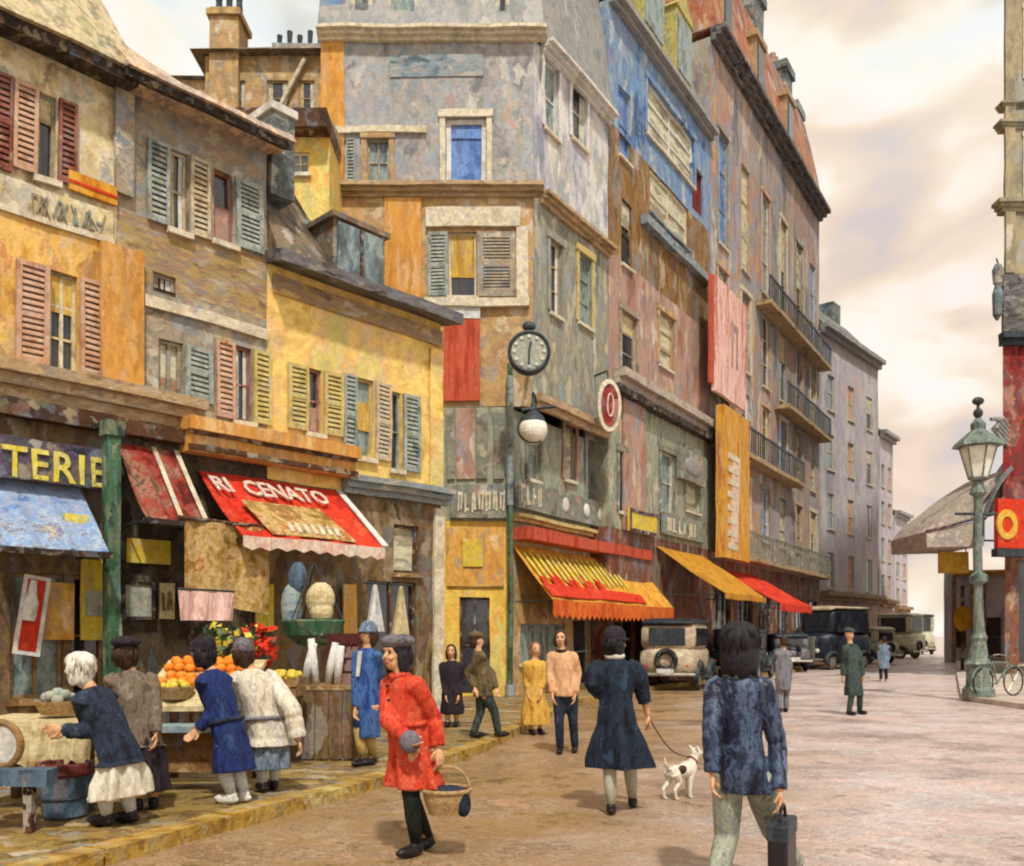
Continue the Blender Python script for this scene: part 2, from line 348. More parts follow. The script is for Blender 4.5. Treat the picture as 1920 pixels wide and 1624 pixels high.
M['lip'] = mat('lips', ['8a4034', '9a5040'], (40, 40, 40), bump=0)
M['hairw'] = mat('white_hair', ['c9c0b0', 'dcd6c8', 'e4e0d8', 'b8ac9c'], (40, 40, 16), bump=.5)
M['hairb'] = mat('black_hair', ['0c0c12', '181820', '241c1c', '14121c'], (40, 40, 14), bump=.5, rough=.5)
M['hairn'] = mat('brown_hair', ['2c1c14', '422a1c', '38241c'], (40, 40, 14), bump=.5, rough=.55)
M['tyre'] = mat('black_tyre', ['141414', '222020', '1a181c'], (9, 9, 9))
M['chrome'] = mat('dull_bright_metal', ['9a968c', 'b5b0a4', 'a8a49c'], (6, 6, 6), rough=.35, metal=.6, bump=.1)
M['headlamp'] = mat('pale_lamp_glass', ['cfccba', 'dedac8'], (9, 9, 9), rough=.2, bump=0)
M['globe'] = mat('white_lamp_glass', ['d8d4c0', 'e4e2d4', 'ece8da'], (6, 6, 6), rough=.25, bump=.05)
def road_mat():
    m = mat('worn_wet_setts', ['a29088', 'baa69e', 'ccb8b0', 'c6a89e', 'b6b0ac', 'dccbc4', 'aca2a0', 'd6beb6'], (.8, 1.7, 2), rough=.5, bump=.4, var=.2, dist=1.5, acc=.2, cell=.25)
    # the ochre paving by the market runs over into pale carriageway: blend the two colour networks by place on the ground
    nt = m.node_tree; N = nt.nodes; L = nt.links; b = N['Principled BSDF']
    src = b.inputs['Base Color'].links[0].from_socket
    # rebuild the ochre ramp on the same factor
    fac = [n for n in N if n.type == 'VALTORGB' and n.color_ramp.interpolation == 'LINEAR'][0].inputs['Fac'].links[0].from_socket
    r2 = N.new('ShaderNodeValToRGB'); cols = ['64503c', '80663f', '9c7e56', '8e7052', 'aa9070', '745f48', 'b08c6c']
    while len(r2.color_ramp.elements) < len(cols): r2.color_ramp.elements.new(.5)
    for i, c_ in enumerate(cols): r2.color_ramp.elements[i].position = .1 + .8 * i / 6; r2.color_ramp.elements[i].color = lin(c_)
    L.new(fac, r2.inputs['Fac'])
    tc = N.new('ShaderNodeTexCoord'); sx = N.new('ShaderNodeSeparateXYZ'); L.new(tc.outputs['Object'], sx.inputs[0])
    nz = N.new('ShaderNodeTexNoise'); nz.inputs['Scale'].default_value = .55; nz.inputs['Detail'].default_value = 4; L.new(tc.outputs['Object'], nz.inputs['Vector'])
    u = N.new('ShaderNodeMath'); u.operation = 'MULTIPLY_ADD'; u.inputs[1].default_value = -.26; L.new(sx.outputs[1], u.inputs[0]); L.new(sx.outputs[0], u.inputs[2])
    w2 = N.new('ShaderNodeMath'); w2.operation = 'MULTIPLY_ADD'; w2.inputs[1].default_value = 4.0; L.new(nz.outputs['Fac'], w2.inputs[0]); L.new(u.outputs[0], w2.inputs[2])
    mr = N.new('ShaderNodeMapRange'); mr.inputs['From Min'].default_value = .2; mr.inputs['From Max'].default_value = 3.4; L.new(w2.outputs[0], mr.inputs['Value'])
    mi = N.new('ShaderNodeMix'); mi.data_type = 'RGBA'; L.new(mr.outputs[0], mi.inputs['Factor']); L.new(r2.outputs['Color'], mi.inputs['A']); L.new(src, mi.inputs['B'])
    L.new(mi.outputs['Result'], b.inputs['Base Color'])
    n6 = N.new('ShaderNodeTexNoise'); n6.inputs['Scale'].default_value = .8; n6.inputs['Detail'].default_value = 4; L.new(tc.outputs['Object'], n6.inputs['Vector'])
    rr = N.new('ShaderNodeMapRange'); rr.inputs['From Min'].default_value = .38; rr.inputs['From Max'].default_value = .62; rr.inputs['To Min'].default_value = .13; rr.inputs['To Max'].default_value = .6; L.new(n6.outputs['Fac'], rr.inputs['Value'])
    L.new(rr.outputs[0], b.inputs['Roughness'])
    return m
M['road'] = road_mat()
M['pave'] = mat('ochre_pavement', ['4a3820', '6e562c', '8f7236', '9c8040', '66583e', '7d5428', 'a8935a'], (1.9, 4.2, 3), rough=.8, bump=.5, dist=.9)
M['kerb'] = mat('yellow_kerb_stone', ['7a5c28', 'a07c34', 'b8943e', '8f7848', 'c0a860'], (2.2, 6, 6), bump=.5)
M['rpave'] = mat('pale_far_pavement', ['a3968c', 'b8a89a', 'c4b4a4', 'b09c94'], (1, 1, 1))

# ------------------------------------------------------------------ buildings
class Bld:
    def __init__(s, name, label, cat, p0, d, depth, group=None):
        d = Vector((d[0], d[1])).normalized(); s.d = Vector((d.x, d.y, 0)); s.n = Vector((d.y, -d.x, 0))   # n: outward
        s.p = Vector((p0[0], p0[1], 0)); s.depth = depth; s.open = []
        s.root = thing(name, label, cat, (p0[0], p0[1], 0), math.atan2(d.y, d.x), group)
    def loc(s, u, v, off=0.0):
        r = Vector(((u - CX) / F, 1, -(v - HV) / F)); o = Vector((0, 0, EYE)); q = s.p + s.n * off
        t = (q - o).dot(s.n) / r.dot(s.n); p = o + r * t
        return (p - q).dot(s.d), p.z
    def rect(s, u0, v0, u1, v1, off=0.0):
        um = (u0 + u1) / 2
        return s.loc(u0, v0, off)[0], s.loc(u1, v0, off)[0], s.loc(um, v1, off)[1], s.loc(um, v0, off)[1]
    def wall(s, s0, s1, z0, z1, m, y=0.0, depth=None, rev=.24, back=True, skew=0.0):
        depth = depth or s.depth
        op = [(max(a, s0), min(b, s1), max(c, z0), min(d, z1)) for a, b, c, d in s.open if b > s0 + .02 and a < s1 - .02 and d > z0 + .02 and c < z1 - .02]
        xs = sorted({s0, s1, *[o[0] for o in op], *[o[1] for o in op]}); zs = sorted({z0, z1, *[o[2] for o in op], *[o[3] for o in op]})
        mb = MB()
        for i in range(len(xs) - 1):
            for j in range(len(zs) - 1):
                cx, cz = (xs[i] + xs[i + 1]) / 2, (zs[j] + zs[j + 1]) / 2
                if any(o[0] < cx < o[1] and o[2] < cz < o[3] for o in op): continue
                mb.quad((xs[i], y, zs[j]), (xs[i + 1], y, zs[j]), (xs[i + 1], y, zs[j + 1]), (xs[i], y, zs[j + 1]))
        for a, b, c, d in op:
            mb.quad((a, y, c), (a, y, d), (a, y + rev, d), (a, y + rev, c)); mb.quad((b, y, c), (b, y, d), (b, y + rev, d), (b, y + rev, c))
            mb.quad((a, y, c), (b, y, c), (b, y + rev, c), (a, y + rev, c)); mb.quad((a, y, d), (b, y, d), (b, y + rev, d), (a, y + rev, d))
        if back:
            k = skew * depth
            mb.quad((s0, y, z0), (s0 + k, depth, z0), (s0 + k, depth, z1), (s0, y, z1)); mb.quad((s1, y, z0), (s1 + k, depth, z0), (s1 + k, depth, z1), (s1, y, z1))
            mb.quad((s0 + k, depth, z0), (s1 + k, depth, z0), (s1 + k, depth, z1), (s0 + k, depth, z1)); mb.quad((s0, y, z1), (s1, y, z1), (s1 + k, depth, z1), (s0 + k, depth, z1))
        return mb.build('wall', m, s.root)
    def part(s, name, mb, m, parent=None, **k): return mb.build(name, m, parent or s.root, **k)
    def band(s, name, s0, s1, z0, z1, out, m, steps=2):
        mb = MB()
        for i in range(steps):
            a, b = z0 + (z1 - z0) * i / steps, z0 + (z1 - z0) * (i + 1) / steps
            o = out * (i + 1) / steps
            mb.box(s0 - .003 * i, s1 + .003 * i, -o, -.012 + .004 * i, a, b)
        return s.part(name, mb, m)
    def win(s, a, b, c, d, pane='glass', frame='white', shL=None, shR=None, wL=None, wR=None, nx=2, nz=3, sill='palec', surround=None, fw=.05, blind=None, y=0.0, noopen=False, vary=True):
        """opening a..b by c..d in facade coordinates"""
        if not noopen: s.open.append((a, b, c, d))
        mb = MB(); w, h = b - a, d - c; fw = min(fw, w * .18)
        y0, y1 = y + .06, y + .13
        mb.box(a + .005, a + fw, y0, y1, c + .005, d - .005); mb.box(b - fw, b - .005, y0, y1, c + .005, d - .005)
        mb.box(a + fw, b - fw, y0, y1, c + .005, c + fw); mb.box(a + fw, b - fw, y0, y1, d - fw, d - .005)
        t = fw * .45
        for i in range(1, nx):
            x = a + w * i / nx; mb.box(x - t, x + t, y0 + .01, y1 - .01, c + fw, d - fw)
        for j in range(1, nz):
            z = c + h * j / nz; mb.box(a + fw, b - fw, y0 + .014, y1 - .014, z - t * .7, z + t * .7)
        o = s.part('window', mb, M[frame])
        s.part('pane', MB().box(a + .01, b - .01, y + .11, y + .17, c + .01, d - .01), M[pane], o)
        if not blind and pane == 'glass' and c > 4 and vary:
            rnd = random.Random(int(a * 131 + c * 57)); ch_ = rnd.random()
            if ch_ < .4: blind = (rnd.choice(('cblind', 'creamcloth', 'yblind')), rnd.uniform(.45, .75), 1 - fw / h)
            elif ch_ < .75:
                for x0, x1 in ((a + fw, a + fw + w * .2), (b - fw - w * .2, b - fw)):
                    q = MB()
                    for i in range(5): q.tube([(x0 + (x1 - x0) * (i + .5) / 5, y + .088, c + fw), (x0 + (x1 - x0) * (i + .5) / 5, y + .088, d - fw)], (x1 - x0) / 8, 6)
                    s.part('curtain', q, M[rnd.choice(('creamcloth', 'white', 'cblind'))], o)
        if blind:
            mm, f0, f1 = blind
            s.part('blind', MB().box(a + fw, b - fw, y + .075, y + .1, c + h * f0, c + h * f1), M[mm], o)
        if sill: s.part('sill', MB().box(a - .06, b + .06, y - .09, y - .008, c - .09, c - .01), M[sill], o)
        if surround:
            q = MB(); e = min(.14, w * .3)
            q.box(a - e, a - .01, y - .05, y - .01, c, d); q.box(b + .01, b + e, y - .05, y - .01, c, d); q.box(a - e * 1.2, b + e * 1.2, y - .08, y - .011, d + .002, d + e * 1.3)
            s.part('surround', q, M[surround], o)
        for sh, wd, sg in ((shL, wL, -1), (shR, wR, 1)):
            if not sh: continue
            wd = wd or w * .55
            x0, x1 = (a - wd - .02, a - .02) if sg < 0 else (b + .02, b + wd + .02)
            q = MB(); e = wd * .16; yo = y - .07
            q.box(x0, x0 + e, yo, y - .015, c, d); q.box(x1 - e, x1, yo, y - .015, c, d)
            for zz in (c, c + h * .47, d - e): q.box(x0 + e, x1 - e, yo + .003, y - .018, zz, zz + e)
            ns = max(5, min(16, int(h / .085)))
            for k in range(ns):
                z = c + e + (h - 2 * e) * (k + .5) / ns; hh = (h - 2 * e) / ns * .30
                q.hexa([(x0 + e, yo + .012, z - hh - .012), (x1 - e, yo + .012, z - hh - .012), (x1 - e, yo + .042, z + hh - .012), (x0 + e, yo + .042, z + hh - .012),
                        (x0 + e, yo + .012, z - hh + .012), (x1 - e, yo + .012, z - hh + .012), (x1 - e, yo + .042, z + hh + .012), (x0 + e, yo + .042, z + hh + .012)])
            q.mi = 1; q.box(x0 + e * .5, x1 - e * .5, y - .019, y - .011, c + e * .5, d - e * .5)
            s.part('shutter', q, [M[sh], M['dark']], o)
        return o
    def winp(s, u0, v0, u1, v1, **k):
        a, b, c, d = s.rect(u0, v0, u1, v1)
        for q in ('wL', 'wR'):
            if q in k and k[q]:
                uu = k[q]; e = s.loc(uu, v0)[0]; k[q] = abs(e - (a if q == 'wL' else b))
        return s.win(a, b, c, d, **k)

# ================================================================== LEFT ROW OF OLD HOUSES
dL = (.671, .741); pL = (-6.66, 11.8)
LF = Bld('tmp', 'x', 'x', pL, dL, 6); bpy.data.objects.remove(LF.root)
sA, sB, sC, sE = -5.0, LF.loc(218, 400)[0], LF.loc(500, 400)[0], LF.loc(826, 700)[0]
zcorn = LF.loc(200, 765)[1]                    # cornice over the shops
# ---- house 1: cream over ochre
b = Bld('house', 'cream and ochre house with mossy tiled roof over the shop with yellow letters', 'house', pL, dL, 6.5)
z_e1 = b.loc(120, 130)[1]; z_m1 = b.loc(100, 420)[1]
b.winp(72, 178, 106, 335, shL='shutp', wL=26, shR='shutr', wR=140, frame='greytan', nx=1, nz=1)
b.winp(-70, 120, -20, 300, shR='shutr', wR=18, frame='greytan', nx=1, nz=1)
b.winp(92, 512, 146, 698, shL='shutp', wL=30, shR='shutp', wR=190, frame='cream', nx=2, nz=3)
b.winp(-90, 480, -40, 690, shL='shutp', shR='shutp', frame='cream')
zsh = zcorn - .12
a0, a1, c0, c1 = b.rect(20, 1075, 120, 1320); b.win(a0, a1, .75, c1, pane='gglass', frame='wood', nx=2, nz=2, sill='wood')
a0, a1, _, _ = b.rect(135, 1075, 195, 1320); b.win(a0, a1, .75, c1, pane='glass', frame='wood', nx=1, nz=2, sill='wood')
b.wall(sA, sB, zsh, z_m1, M['ochre']); b.wall(sA, sB, z_m1, z_e1 + .1, M['cream']); b.wall(sA, sB, 0, zsh, M['shopmidshade'])
b.band('cornice', sA, b.loc(372, 760)[0], zcorn - .12, zcorn + .34, .30, M['stonec'], 3)
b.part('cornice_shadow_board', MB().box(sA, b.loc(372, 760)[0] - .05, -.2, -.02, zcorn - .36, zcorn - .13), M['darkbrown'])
b.part('string_course', MB().box(sA, sB - .05, -.05, -.012, b.loc(100, 425)[1], b.loc(100, 413)[1]), M['palec'])
b.part('eave', MB().slab((sA, -.42, z_e1 - .02), (sB + .12, -.42, z_e1 - .02), (sB + .12, .3, z_e1 + .12), (sA, .3, z_e1 + .12), (0, 0, .16)), M['dark'])
b.part('roof', MB().prism([(sA, -.5, z_e1 + .14), (sA, 1.9, z_e1 + 3.1), (sA, 4.2, z_e1 + 3.1), (sA, 6.4, z_e1 + .2)], (sB - sA + .15, 0, 0)), M['tile'])
ch = b.part('chimney', MB().box(sB - 1.15, sB - .1, 1.0, 1.9, z_e1 + .8, z_e1 + 5.0).box(sB - 1.22, sB - .03, .93, 1.97, z_e1 + 3.4, z_e1 + 3.62), M['brownwall'])
# ---- house 2: shuttered
b2 = Bld('house', 'narrow grey house with pale shutters between the ochre and the low yellow house', 'house', pL, dL, 6.5)
b = b2
z_e2 = b.loc(360, 205)[1] - .15; z_2a = b.loc(360, 440)[1]; z_2b = b.loc(360, 560)[1]
b.winp(318, 285, 352, 432, shL='shutg', wL=277, shR='shut', wR=390, frame='shut', nx=1, nz=2)
b.winp(402, 322, 438, 455, pane='glass', shR='shutg', wR=488, frame='shutr', nx=1, nz=2, blind=('rose', 0, .5))
b.winp(287, 515, 330, 553, frame='greytan', nx=2, nz=1, sill=None)
b.winp(296, 640, 342, 742, pane='cblind', shR='shutg', wR=393, frame='greytan', nx=2, nz=1)
b.winp(440, 650, 472, 790, shL='shutp', wL=405, shR='shuty', wR=504, frame='shutr', nx=1, nz=2)
b.wall(sB, sC, 0, zcorn - .3, M['shopshade']); b.wall(sB, sC, zcorn - .3, z_2b, M['greytan']); b.wall(sB, sC, z_2b, z_2a, M['brickband']); b.wall(sB, sC, z_2a, z_e2 + .1, M['greytan'])
pw = b.loc(268, 400)[0] - sB
b.part('pilaster', MB().box(sB - .04, sB + pw * .55, -.10, -.012, z_2a + .2, z_e2), M['greytan'])
b.part('lower_pilaster', MB().box(sB - .25, sB + pw * .9, -.12, -.012, zcorn + .36, b.loc(235, 470)[1]), M['orange'])
b.part('lintel_band', MB().box(sB + pw, sC - .02, -.07, -.012, b.loc(380, 605)[1], b.loc(380, 585)[1]), M['palec'])
b.part('eave', MB().slab((sB - .1, -.55, z_e2 - .12), (sC + .1, -.55, z_e2 - .12), (sC + .1, .2, z_e2 + .22), (sB - .1, .2, z_e2 + .22), (0, 0, .2)), M['dark'])
b.part('roof', MB().hexa([(sB - .1, -.62, z_e2 + .0), (sC + .15, -.62, z_e2 + .0), (sC + .15, 6.4, z_e2), (sB - .1, 6.4, z_e2), (sB - .1, -.5, z_e2 + .16), (sC + .15, -.5, z_e2 + .16), (sC + .1, 1.5, z_e2 + .85), (sB - .1, 1.6, z_e2 + 2.05)]), M['ptile'])
q = MB()
a0, a1 = b.loc(335, 830)[0], b.loc(648, 830)[0]; z0, z1 = b.loc(480, 872)[1], b.loc(480, 812)[1]
q.box(a0, a1, -.30, -.02, z0, z1 - .2); q.box(a0 - .04, a1 + .04, -.42, -.02, z1 - .2, z1)
fas = tag(b.part('shop_fascia', q, M['orange']), None, None)
q = MB(); q.box(a0, a1 + .02, -.36, -.305, z0 + .02, z0 + .1); q.box(a0, a1 + .02, -.34, -.305, z0 + .26, z0 + .33)
b.part('moulding', q, M['darkbrown'], fas)
# ---- house 3: low yellow with slate mansard
b3 = Bld('house', 'low bright yellow house with dark gutter and mansard roof, ending the old row', 'house', pL, dL, 5.5)
b = b3
z_e3 = b.loc(680, 560)[1]; z_c3 = b.loc(735, 922)[1]
b.winp(578, 692, 604, 812, pane='glass', frame='shutr', shL='shuty', wL=540, shR='shuty', wR=640, nx=1, nz=2, blind=('rose', 0, .4))
b.winp(668, 712, 700, 858, pane='gglass', frame='shuty', shL='shutg', wL=645, shR='shut', wR=728, nx=1, nz=2, blind=('yblind', .35, .7))
b.winp(734, 735, 752, 882, frame='shutg', shR='shutg', wR=784, nx=1, nz=2)
a0, a1, _, c1 = b.rect(738, 985, 784, 1075); b.win(a0, a1, b.loc(760, 1075)[1], c1, pane='cblind', frame='darkbrown', nx=1, nz=1, sill='wood')
a0, a1, _, c1 = b.rect(690, 1092, 780, 1200); b.win(a0, a1, .8, c1, pane='glass', frame='darkbrown', nx=2, nz=1, sill='palec')
b.wall(sC, sE, z_c3 - .1, z_e3 + .05, M['yellow']); b.wall(sC, sE, 0, z_c3 - .1, M['shopmidshade'])
b.part('corner_pillar', MB().box(sE - .22, sE + .03, -.06, .3, .12, z_c3 - .2), M['palec'])
b.part('corner_pilaster', MB().box(sE - .30, sE + .025, -.05, -.012, z_c3 + .2, z_e3 - .5), M['yellow'])
b.band('cornice', b.loc(640, 900)[0], sE + .12, z_c3 - .14, z_c3 + .16, .30, M['bluegrey'], 3)
b.part('frieze', MB().box(sC + .1, sE, -.05, -.012, z_e3 - .42, z_e3 - .12), M['brickband'])
b.part('gutter', MB().slab((sC - .05, -.5, z_e3 - .06), (sE + .15, -.5, z_e3 - .06), (sE + .15, .15, z_e3 + .05), (sC - .05, .15, z_e3 + .05), (0, 0, .2)), M['gutter'])
zt = b.loc(520, 318, -.7)[1]
b.part('roof', MB().add([(sC + .03, -.3, z_e3 + .14), (sE - .1, -.3, z_e3 + .14), (sE - .1, 5.4, z_e3 + .14), (sC + .03, 5.4, z_e3 + .14), (sC + .03, .7, zt + .1), (sC + .95, .75, zt - .12), (sE - .9, 1.5, z_e3 + .5), (sC + .03, 4.4, zt)],
       [(0, 1, 6, 5, 4), (1, 2, 6), (2, 3, 7, 6), (4, 5, 6, 7), (0, 4, 7, 3), (0, 3, 2, 1)]), M['mroof'])
a0, a1 = b.loc(618, 470)[0], b.loc(712, 470)[0]; z0, z1 = z_e3 + .16, b.loc(665, 432)[1]
dm = b.part('dormer', MB().box(a0, a1, -.12, 1.6, z0, z1).box(a0 - .08, a1 + .08, -.2, 1.65, z1, z1 + .09), M['mroof'])
b.part('dormer_window', MB().box(a0 + .07, a1 - .07, -.165, -.125, z0 + .07, z1 - .05), M['gglass'], dm)
b.part('dormer_mullion', MB().box((a0 + a1) / 2 - .03, (a0 + a1) / 2 + .03, -.2, -.17, z0 + .07, z1 - .05), M['darkbrown'], dm)
q = MB(); q.box(sC + .06, sC + .5, -.05, .9, z_e3 + 1.2, zt + .5); b.part('chimney', q, M['slate'])
q = MB(); q.box(sC + .02, sC + .54, -.09, .94, zt + .5, zt + .62); b.part('chimney_cap', q, M['white'])

# ================================================================== CENTRE CORNER BUILDING
YC = 22.0
def xc(u, Y=YC): return (u - CX) / F * Y
def zc(v, Y=YC): return EYE - (v - HV) / F * Y
dR = (.522, .853)
XU, XL = xc(1000), xc(958)
LC = 'large grey lilac corner building with blue window, clocks hanging at its corner'
b = Bld('corner_building', LC, 'building', (XU, YC), (1, 0), 9)
cb = b
z_t, z_c, z_low, z_s, z_y = zc(72), zc(362), zc(762), zc(905), zc(978)
sl = xc(606) - XU
for (u0, v0, u1, v1, kw) in [
    (835, 222, 912, 345, dict(pane='bglass', frame='white', surround='palec', nx=1, nz=1, fw=.12, blind=('bglass', .72, .86))),
    (622, 262, 650, 350, dict(pane='gglass', frame='palec', shR='shutg', nx=1, nz=2)),
    (690, 262, 730, 345, dict(pane='gglass', frame='greytan', surround='tanwall', nx=2, nz=2)),
    (842, 436, 893, 556, dict(pane='glass', frame='palec', shL='shutg', wL=804, shR='greytan', wR=966, nx=1, nz=1, blind=('yblind', .32, 1), surround=None)),
    (862, 1120, 918, 1300, dict(pane='glass', frame='darkbrown', nx=2, nz=2, sill=None))]:
    b.winp(u0, v0, u1, v1, **kw)
b.wall(sl, 0, z_c, z_t, M['lilac'], depth=7); b.wall(sl, 0, z_low, z_c, M['tanwall'], depth=7)
sh_l = XL - XU
b.wall(sl, sh_l, z_y, z_low - .02, M['greengrey'], depth=7); b.wall(sl, sh_l, 0, z_y, M['yshop'], depth=7)
b.band('cornice', sl, .25, z_c - .12, z_c + .16, .30, M['stonec'], 3)
b.band('roof_cornice', sl - .1, .3, z_t - .1, z_t + .14, .35, M['palec'], 3)
b.part('pilaster', MB().box(xc(722) - XU, xc(790) - XU, -.08, -.012, zc(560), z_c - .14), M['orange'])
q = MB(); q.box(xc(798) - XU, xc(975) - XU, -.12, -.012, zc(428), zc(392)); q.box(xc(968) - XU, xc(990) - XU, -.1, -.012, zc(575), zc(428)); q.box(xc(797) - XU, xc(992) - XU, -.16, -.012, zc(578), zc(562))
b.part('window_surround', q, M['palec'])
b.part('painted_panel', MB().box(xc(732) - XU, xc(905) - XU, -.03, -.012, zc(145), zc(103)), M['bluegrey'])
b.part('string_course', MB().box(xc(606) - XU, xc(800) - XU, -.09, -.012, zc(252), zc(240)), M['palec'])
for u0, u1 in ((838, 852), (893, 914), (926, 946)): b.part('shop_pilaster', MB().box(xc(u0) - XU, xc(u1) - XU, -.07, -.012, zc(900), zc(776)), M['signgrey'])
b.part('red_panel', MB().box(xc(855) - XU, xc(889) - XU, -.05, -.012, zc(900), zc(766)), M['rose'])
# mansard roof and its dormers
b.part('roof', MB().hexa([(sl - .1, -.2, z_t + .14), (.25, -.2, z_t + .14), (.25, 7.2, z_t + .14), (sl - .1, 7.2, z_t + .14), (sl - .1, 1.0, z_t + 5.2), (-.1, 1.0, z_t + 5.2), (-.1, 6.8, z_t + 5.2), (sl - .1, 6.8, z_t + 5.2)]), M['zinc'])
for u0, u1, pn in ((660, 700, 'slate'), (728, 785, 'gglass'), (930, 955, 'glass')):
    w = b.part('dormer', MB().box(xc(u0) - XU, xc(u1) - XU, -.05, 1.0, z_t + .2, z_t + 1.5).box(xc(u0) - XU - .1, xc(u1) - XU + .1, -.12, 1.1, z_t + 1.5, z_t + 1.65), M['palec'])
    b.part('pane', MB().box(xc(u0) - XU + .1, xc(u1) - XU - .1, -.09, -.055, z_t + .3, z_t + 1.4), M[pn], w)
b.part('chimney', MB().box(xc(602) - XU, xc(646) - XU, -.03, 1.0, zc(340), z_t + 4.5), M['orange'])
b.part('chimney_band', MB().box(xc(600) - XU, xc(648) - XU, -.05, 1.05, z_t + .7, z_t + 1.5), M['blue'])
# its receding street side
br = Bld('tmp', 'x', 'x', (XU, YC), dR, 4); bpy.data.objects.remove(br.root); br.root = thing('street_face', None, None, (XU, YC, 0), math.atan2(dR[1], dR[0]))
t1 = br.loc(1140, 600)[0]
zr = br.loc(1070, 395)[1]
for (u0, v0, u1, v1, kw) in [
    (1020, 120, 1046, 250, dict(pane='gglass', frame='white', surround='white', nx=1, nz=2)),
    (1072, 150, 1098, 270, dict(pane='glass', frame='white', surround='white', nx=1, nz=2)),
    (1030, 455, 1052, 590, dict(pane='glass', frame='tanwall', surround='dgrey', nx=1, nz=3)),
    (1084, 480, 1108, 610, dict(pane='gglass', frame='shutg', surround='shuty', nx=1, nz=3))]:
    br.winp(u0, v0, u1, v1, **kw)
br.wall(.02, t1, z_low, z_c, M['dgrey'], depth=3.5); br.wall(.02, t1, z_c, z_t, M['litlilac'], depth=3.5)
br.band('cornice', .32, t1, z_c - .12, z_c + .16, .30, M['stonec'], 3)
br.band('roof_cornice', .35, t1, z_t - .1, z_t + .14, .35, M['white'], 3)
br.band('lower_cornice', .02, t1 - .05, z_low - .05, z_low + .3, .22, M['stonec'], 2)
br.part('roof', MB().hexa([(0, -.2, z_t + .14), (t1, -.2, z_t + .14), (t1, 3, z_t + .14), (0, 3, z_t + .14), (.2, .5, z_t + 5.2), (t1, .5, z_t + 5.2), (t1, 3, z_t + 5.2), (.2, 3, z_t + 5.2)]), M['zinc'])
q = MB()
q.tube([(1.0, -.5, z_t - .05), (1.3, -.55, z_t + .1), (1.7, -.5, z_t - .02)], .06)
bl = Bld('tmp', 'x', 'x', (XL, YC + .01), dR, 4); bpy.data.objects.remove(bl.root); bl.root = thing('street_face', None, None, (XL, YC + .01, 0), math.atan2(dR[1], dR[0]))
t1l = t1 + .1
for (u0, v0, u1, v1, kw) in [
    (990, 800, 1012, 900, dict(pane='gglass', frame='greengrey', surround='signgrey', nx=1, nz=2)),
    (1058, 800, 1078, 900, dict(pane='cblind', frame='rose', surround='rose', nx=1, nz=2)),
    (1100, 830, 1130, 950, dict(pane='gglass', frame='lilac', surround='lilac', nx=1, nz=2))]:
    bl.winp(u0, v0, u1, v1, **kw)
a0, a1, _, c1 = bl.rect(975, 1170, 1060, 1250); bl.win(a0, a1, .9, c1, pane='gglass', frame='bluegrey', nx=3, nz=1, sill='palec')
a0, a1, _, c1 = bl.rect(1075, 1160, 1130, 1250); bl.win(a0, a1, .2, c1, pane='glass', frame='greengrey', nx=2, nz=2, sill=None)
bl.wall(.02, t1l, z_y, z_low - .05, M['greengrey'], depth=3); bl.wall(.02, t1l, 0, z_y, M['tanwall'], depth=3)
bl.band('sign_cornice', 0, t1l, z_y + .02, z_y + .2, .25, M['shuty'], 2)
# fold both faces into the one corner building
def fold(face, into):
    """re-parent the parts of a face to the building's root, keeping them where they stand"""
    Mi = ROOTM[into.name].inverted() @ ROOTM[face.name]
    for o in list(face.children):
        o.parent = into; o.matrix_basis = Mi @ Matrix.Translation(o.location)
    bpy.data.objects.remove(face)
BR_M = ROOTM[br.root.name].copy(); BL_M = ROOTM[bl.root.name].copy()
brP, blP = (br.p.copy(), br.root), (bl.p.copy(), bl.root)
fold(br.root, cb.root); fold(bl.root, cb.root)

# ================================================================== STREET SIDE BEYOND THE CORNER
# ---- building with the blue storey
e = Bld('town_house', 'narrow town house with blue painted top storey and yellow lattice dormers, beside the corner building', 'house', (XU, YC), dR, 6)
e0, e1 = e.loc(1141, 600)[0], e.loc(1331, 600)[0]
zb0, zb1 = e.loc(1235, 330)[1], e.loc(1235, 128)[1]
zm0 = e.loc(1235, 545)[1]; zl0 = e.loc(1240, 760)[1]
e.winp(1212, 205, 1300, 300, pane='cblind', frame='white', surround='blue', nx=2, nz=3, fw=.1)
e.winp(1160, 170, 1182, 300, pane='bglass', frame='blue', nx=1, nz=2)
e.winp(1218, 352, 1290, 432, pane='cblind', frame='palec', nx=2, nz=2, fw=.1, sill='bluegrey')
e.winp(1298, 318, 1318, 400, pane='rshop', frame='rshop', nx=1, nz=1, sill=None)
e.winp(1165, 380, 1185, 500, pane='glass', frame='darkbrown', nx=1, nz=2)
e.winp(1235, 590, 1262, 690, pane='cblind', frame='tanwall', surround='tanwall', nx=1, nz=3)
e.winp(1165, 590, 1192, 700, pane='glass', frame='greytan', surround='greytan', nx=1, nz=3)
for u0, u1, pn, fr in ((1160, 1178, 'gglass', 'greengrey'), (1238, 1262, 'gglass', 'palec'), (1285, 1310, 'cblind', 'greengrey')):
    e.winp(u0, 850, u1, 960, pane=pn, frame=fr, surround='signgrey', nx=1, nz=2)
for u0, u1 in ((1150, 1190), (1205, 1235), (1270, 1315)):
    a0, a1, _, c1 = e.rect(u0, 1165, u1, 1250); e.win(a0, a1, .5, c1, pane='glass', frame='rbrown', nx=2, nz=1, sill=None)
e.wall(e0, e1, zb0, zb1, M['blue']); e.wall(e0, e1, zm0, zb0, M['brownwall']); e.wall(e0, e1, zl0, zm0, M['rose']); 
zq = e.loc(1240, 1010)[1]
e.wall(e0, e1, zq, zl0, M['greengrey']); e.wall(e0, e1, 0, zq, M['rbrown'])
e.part('red_pier', MB().box(e.loc(1165, 850)[0], e.loc(1207, 850)[0], -.08, -.012, zq, zl0 - .1), M['rose'])
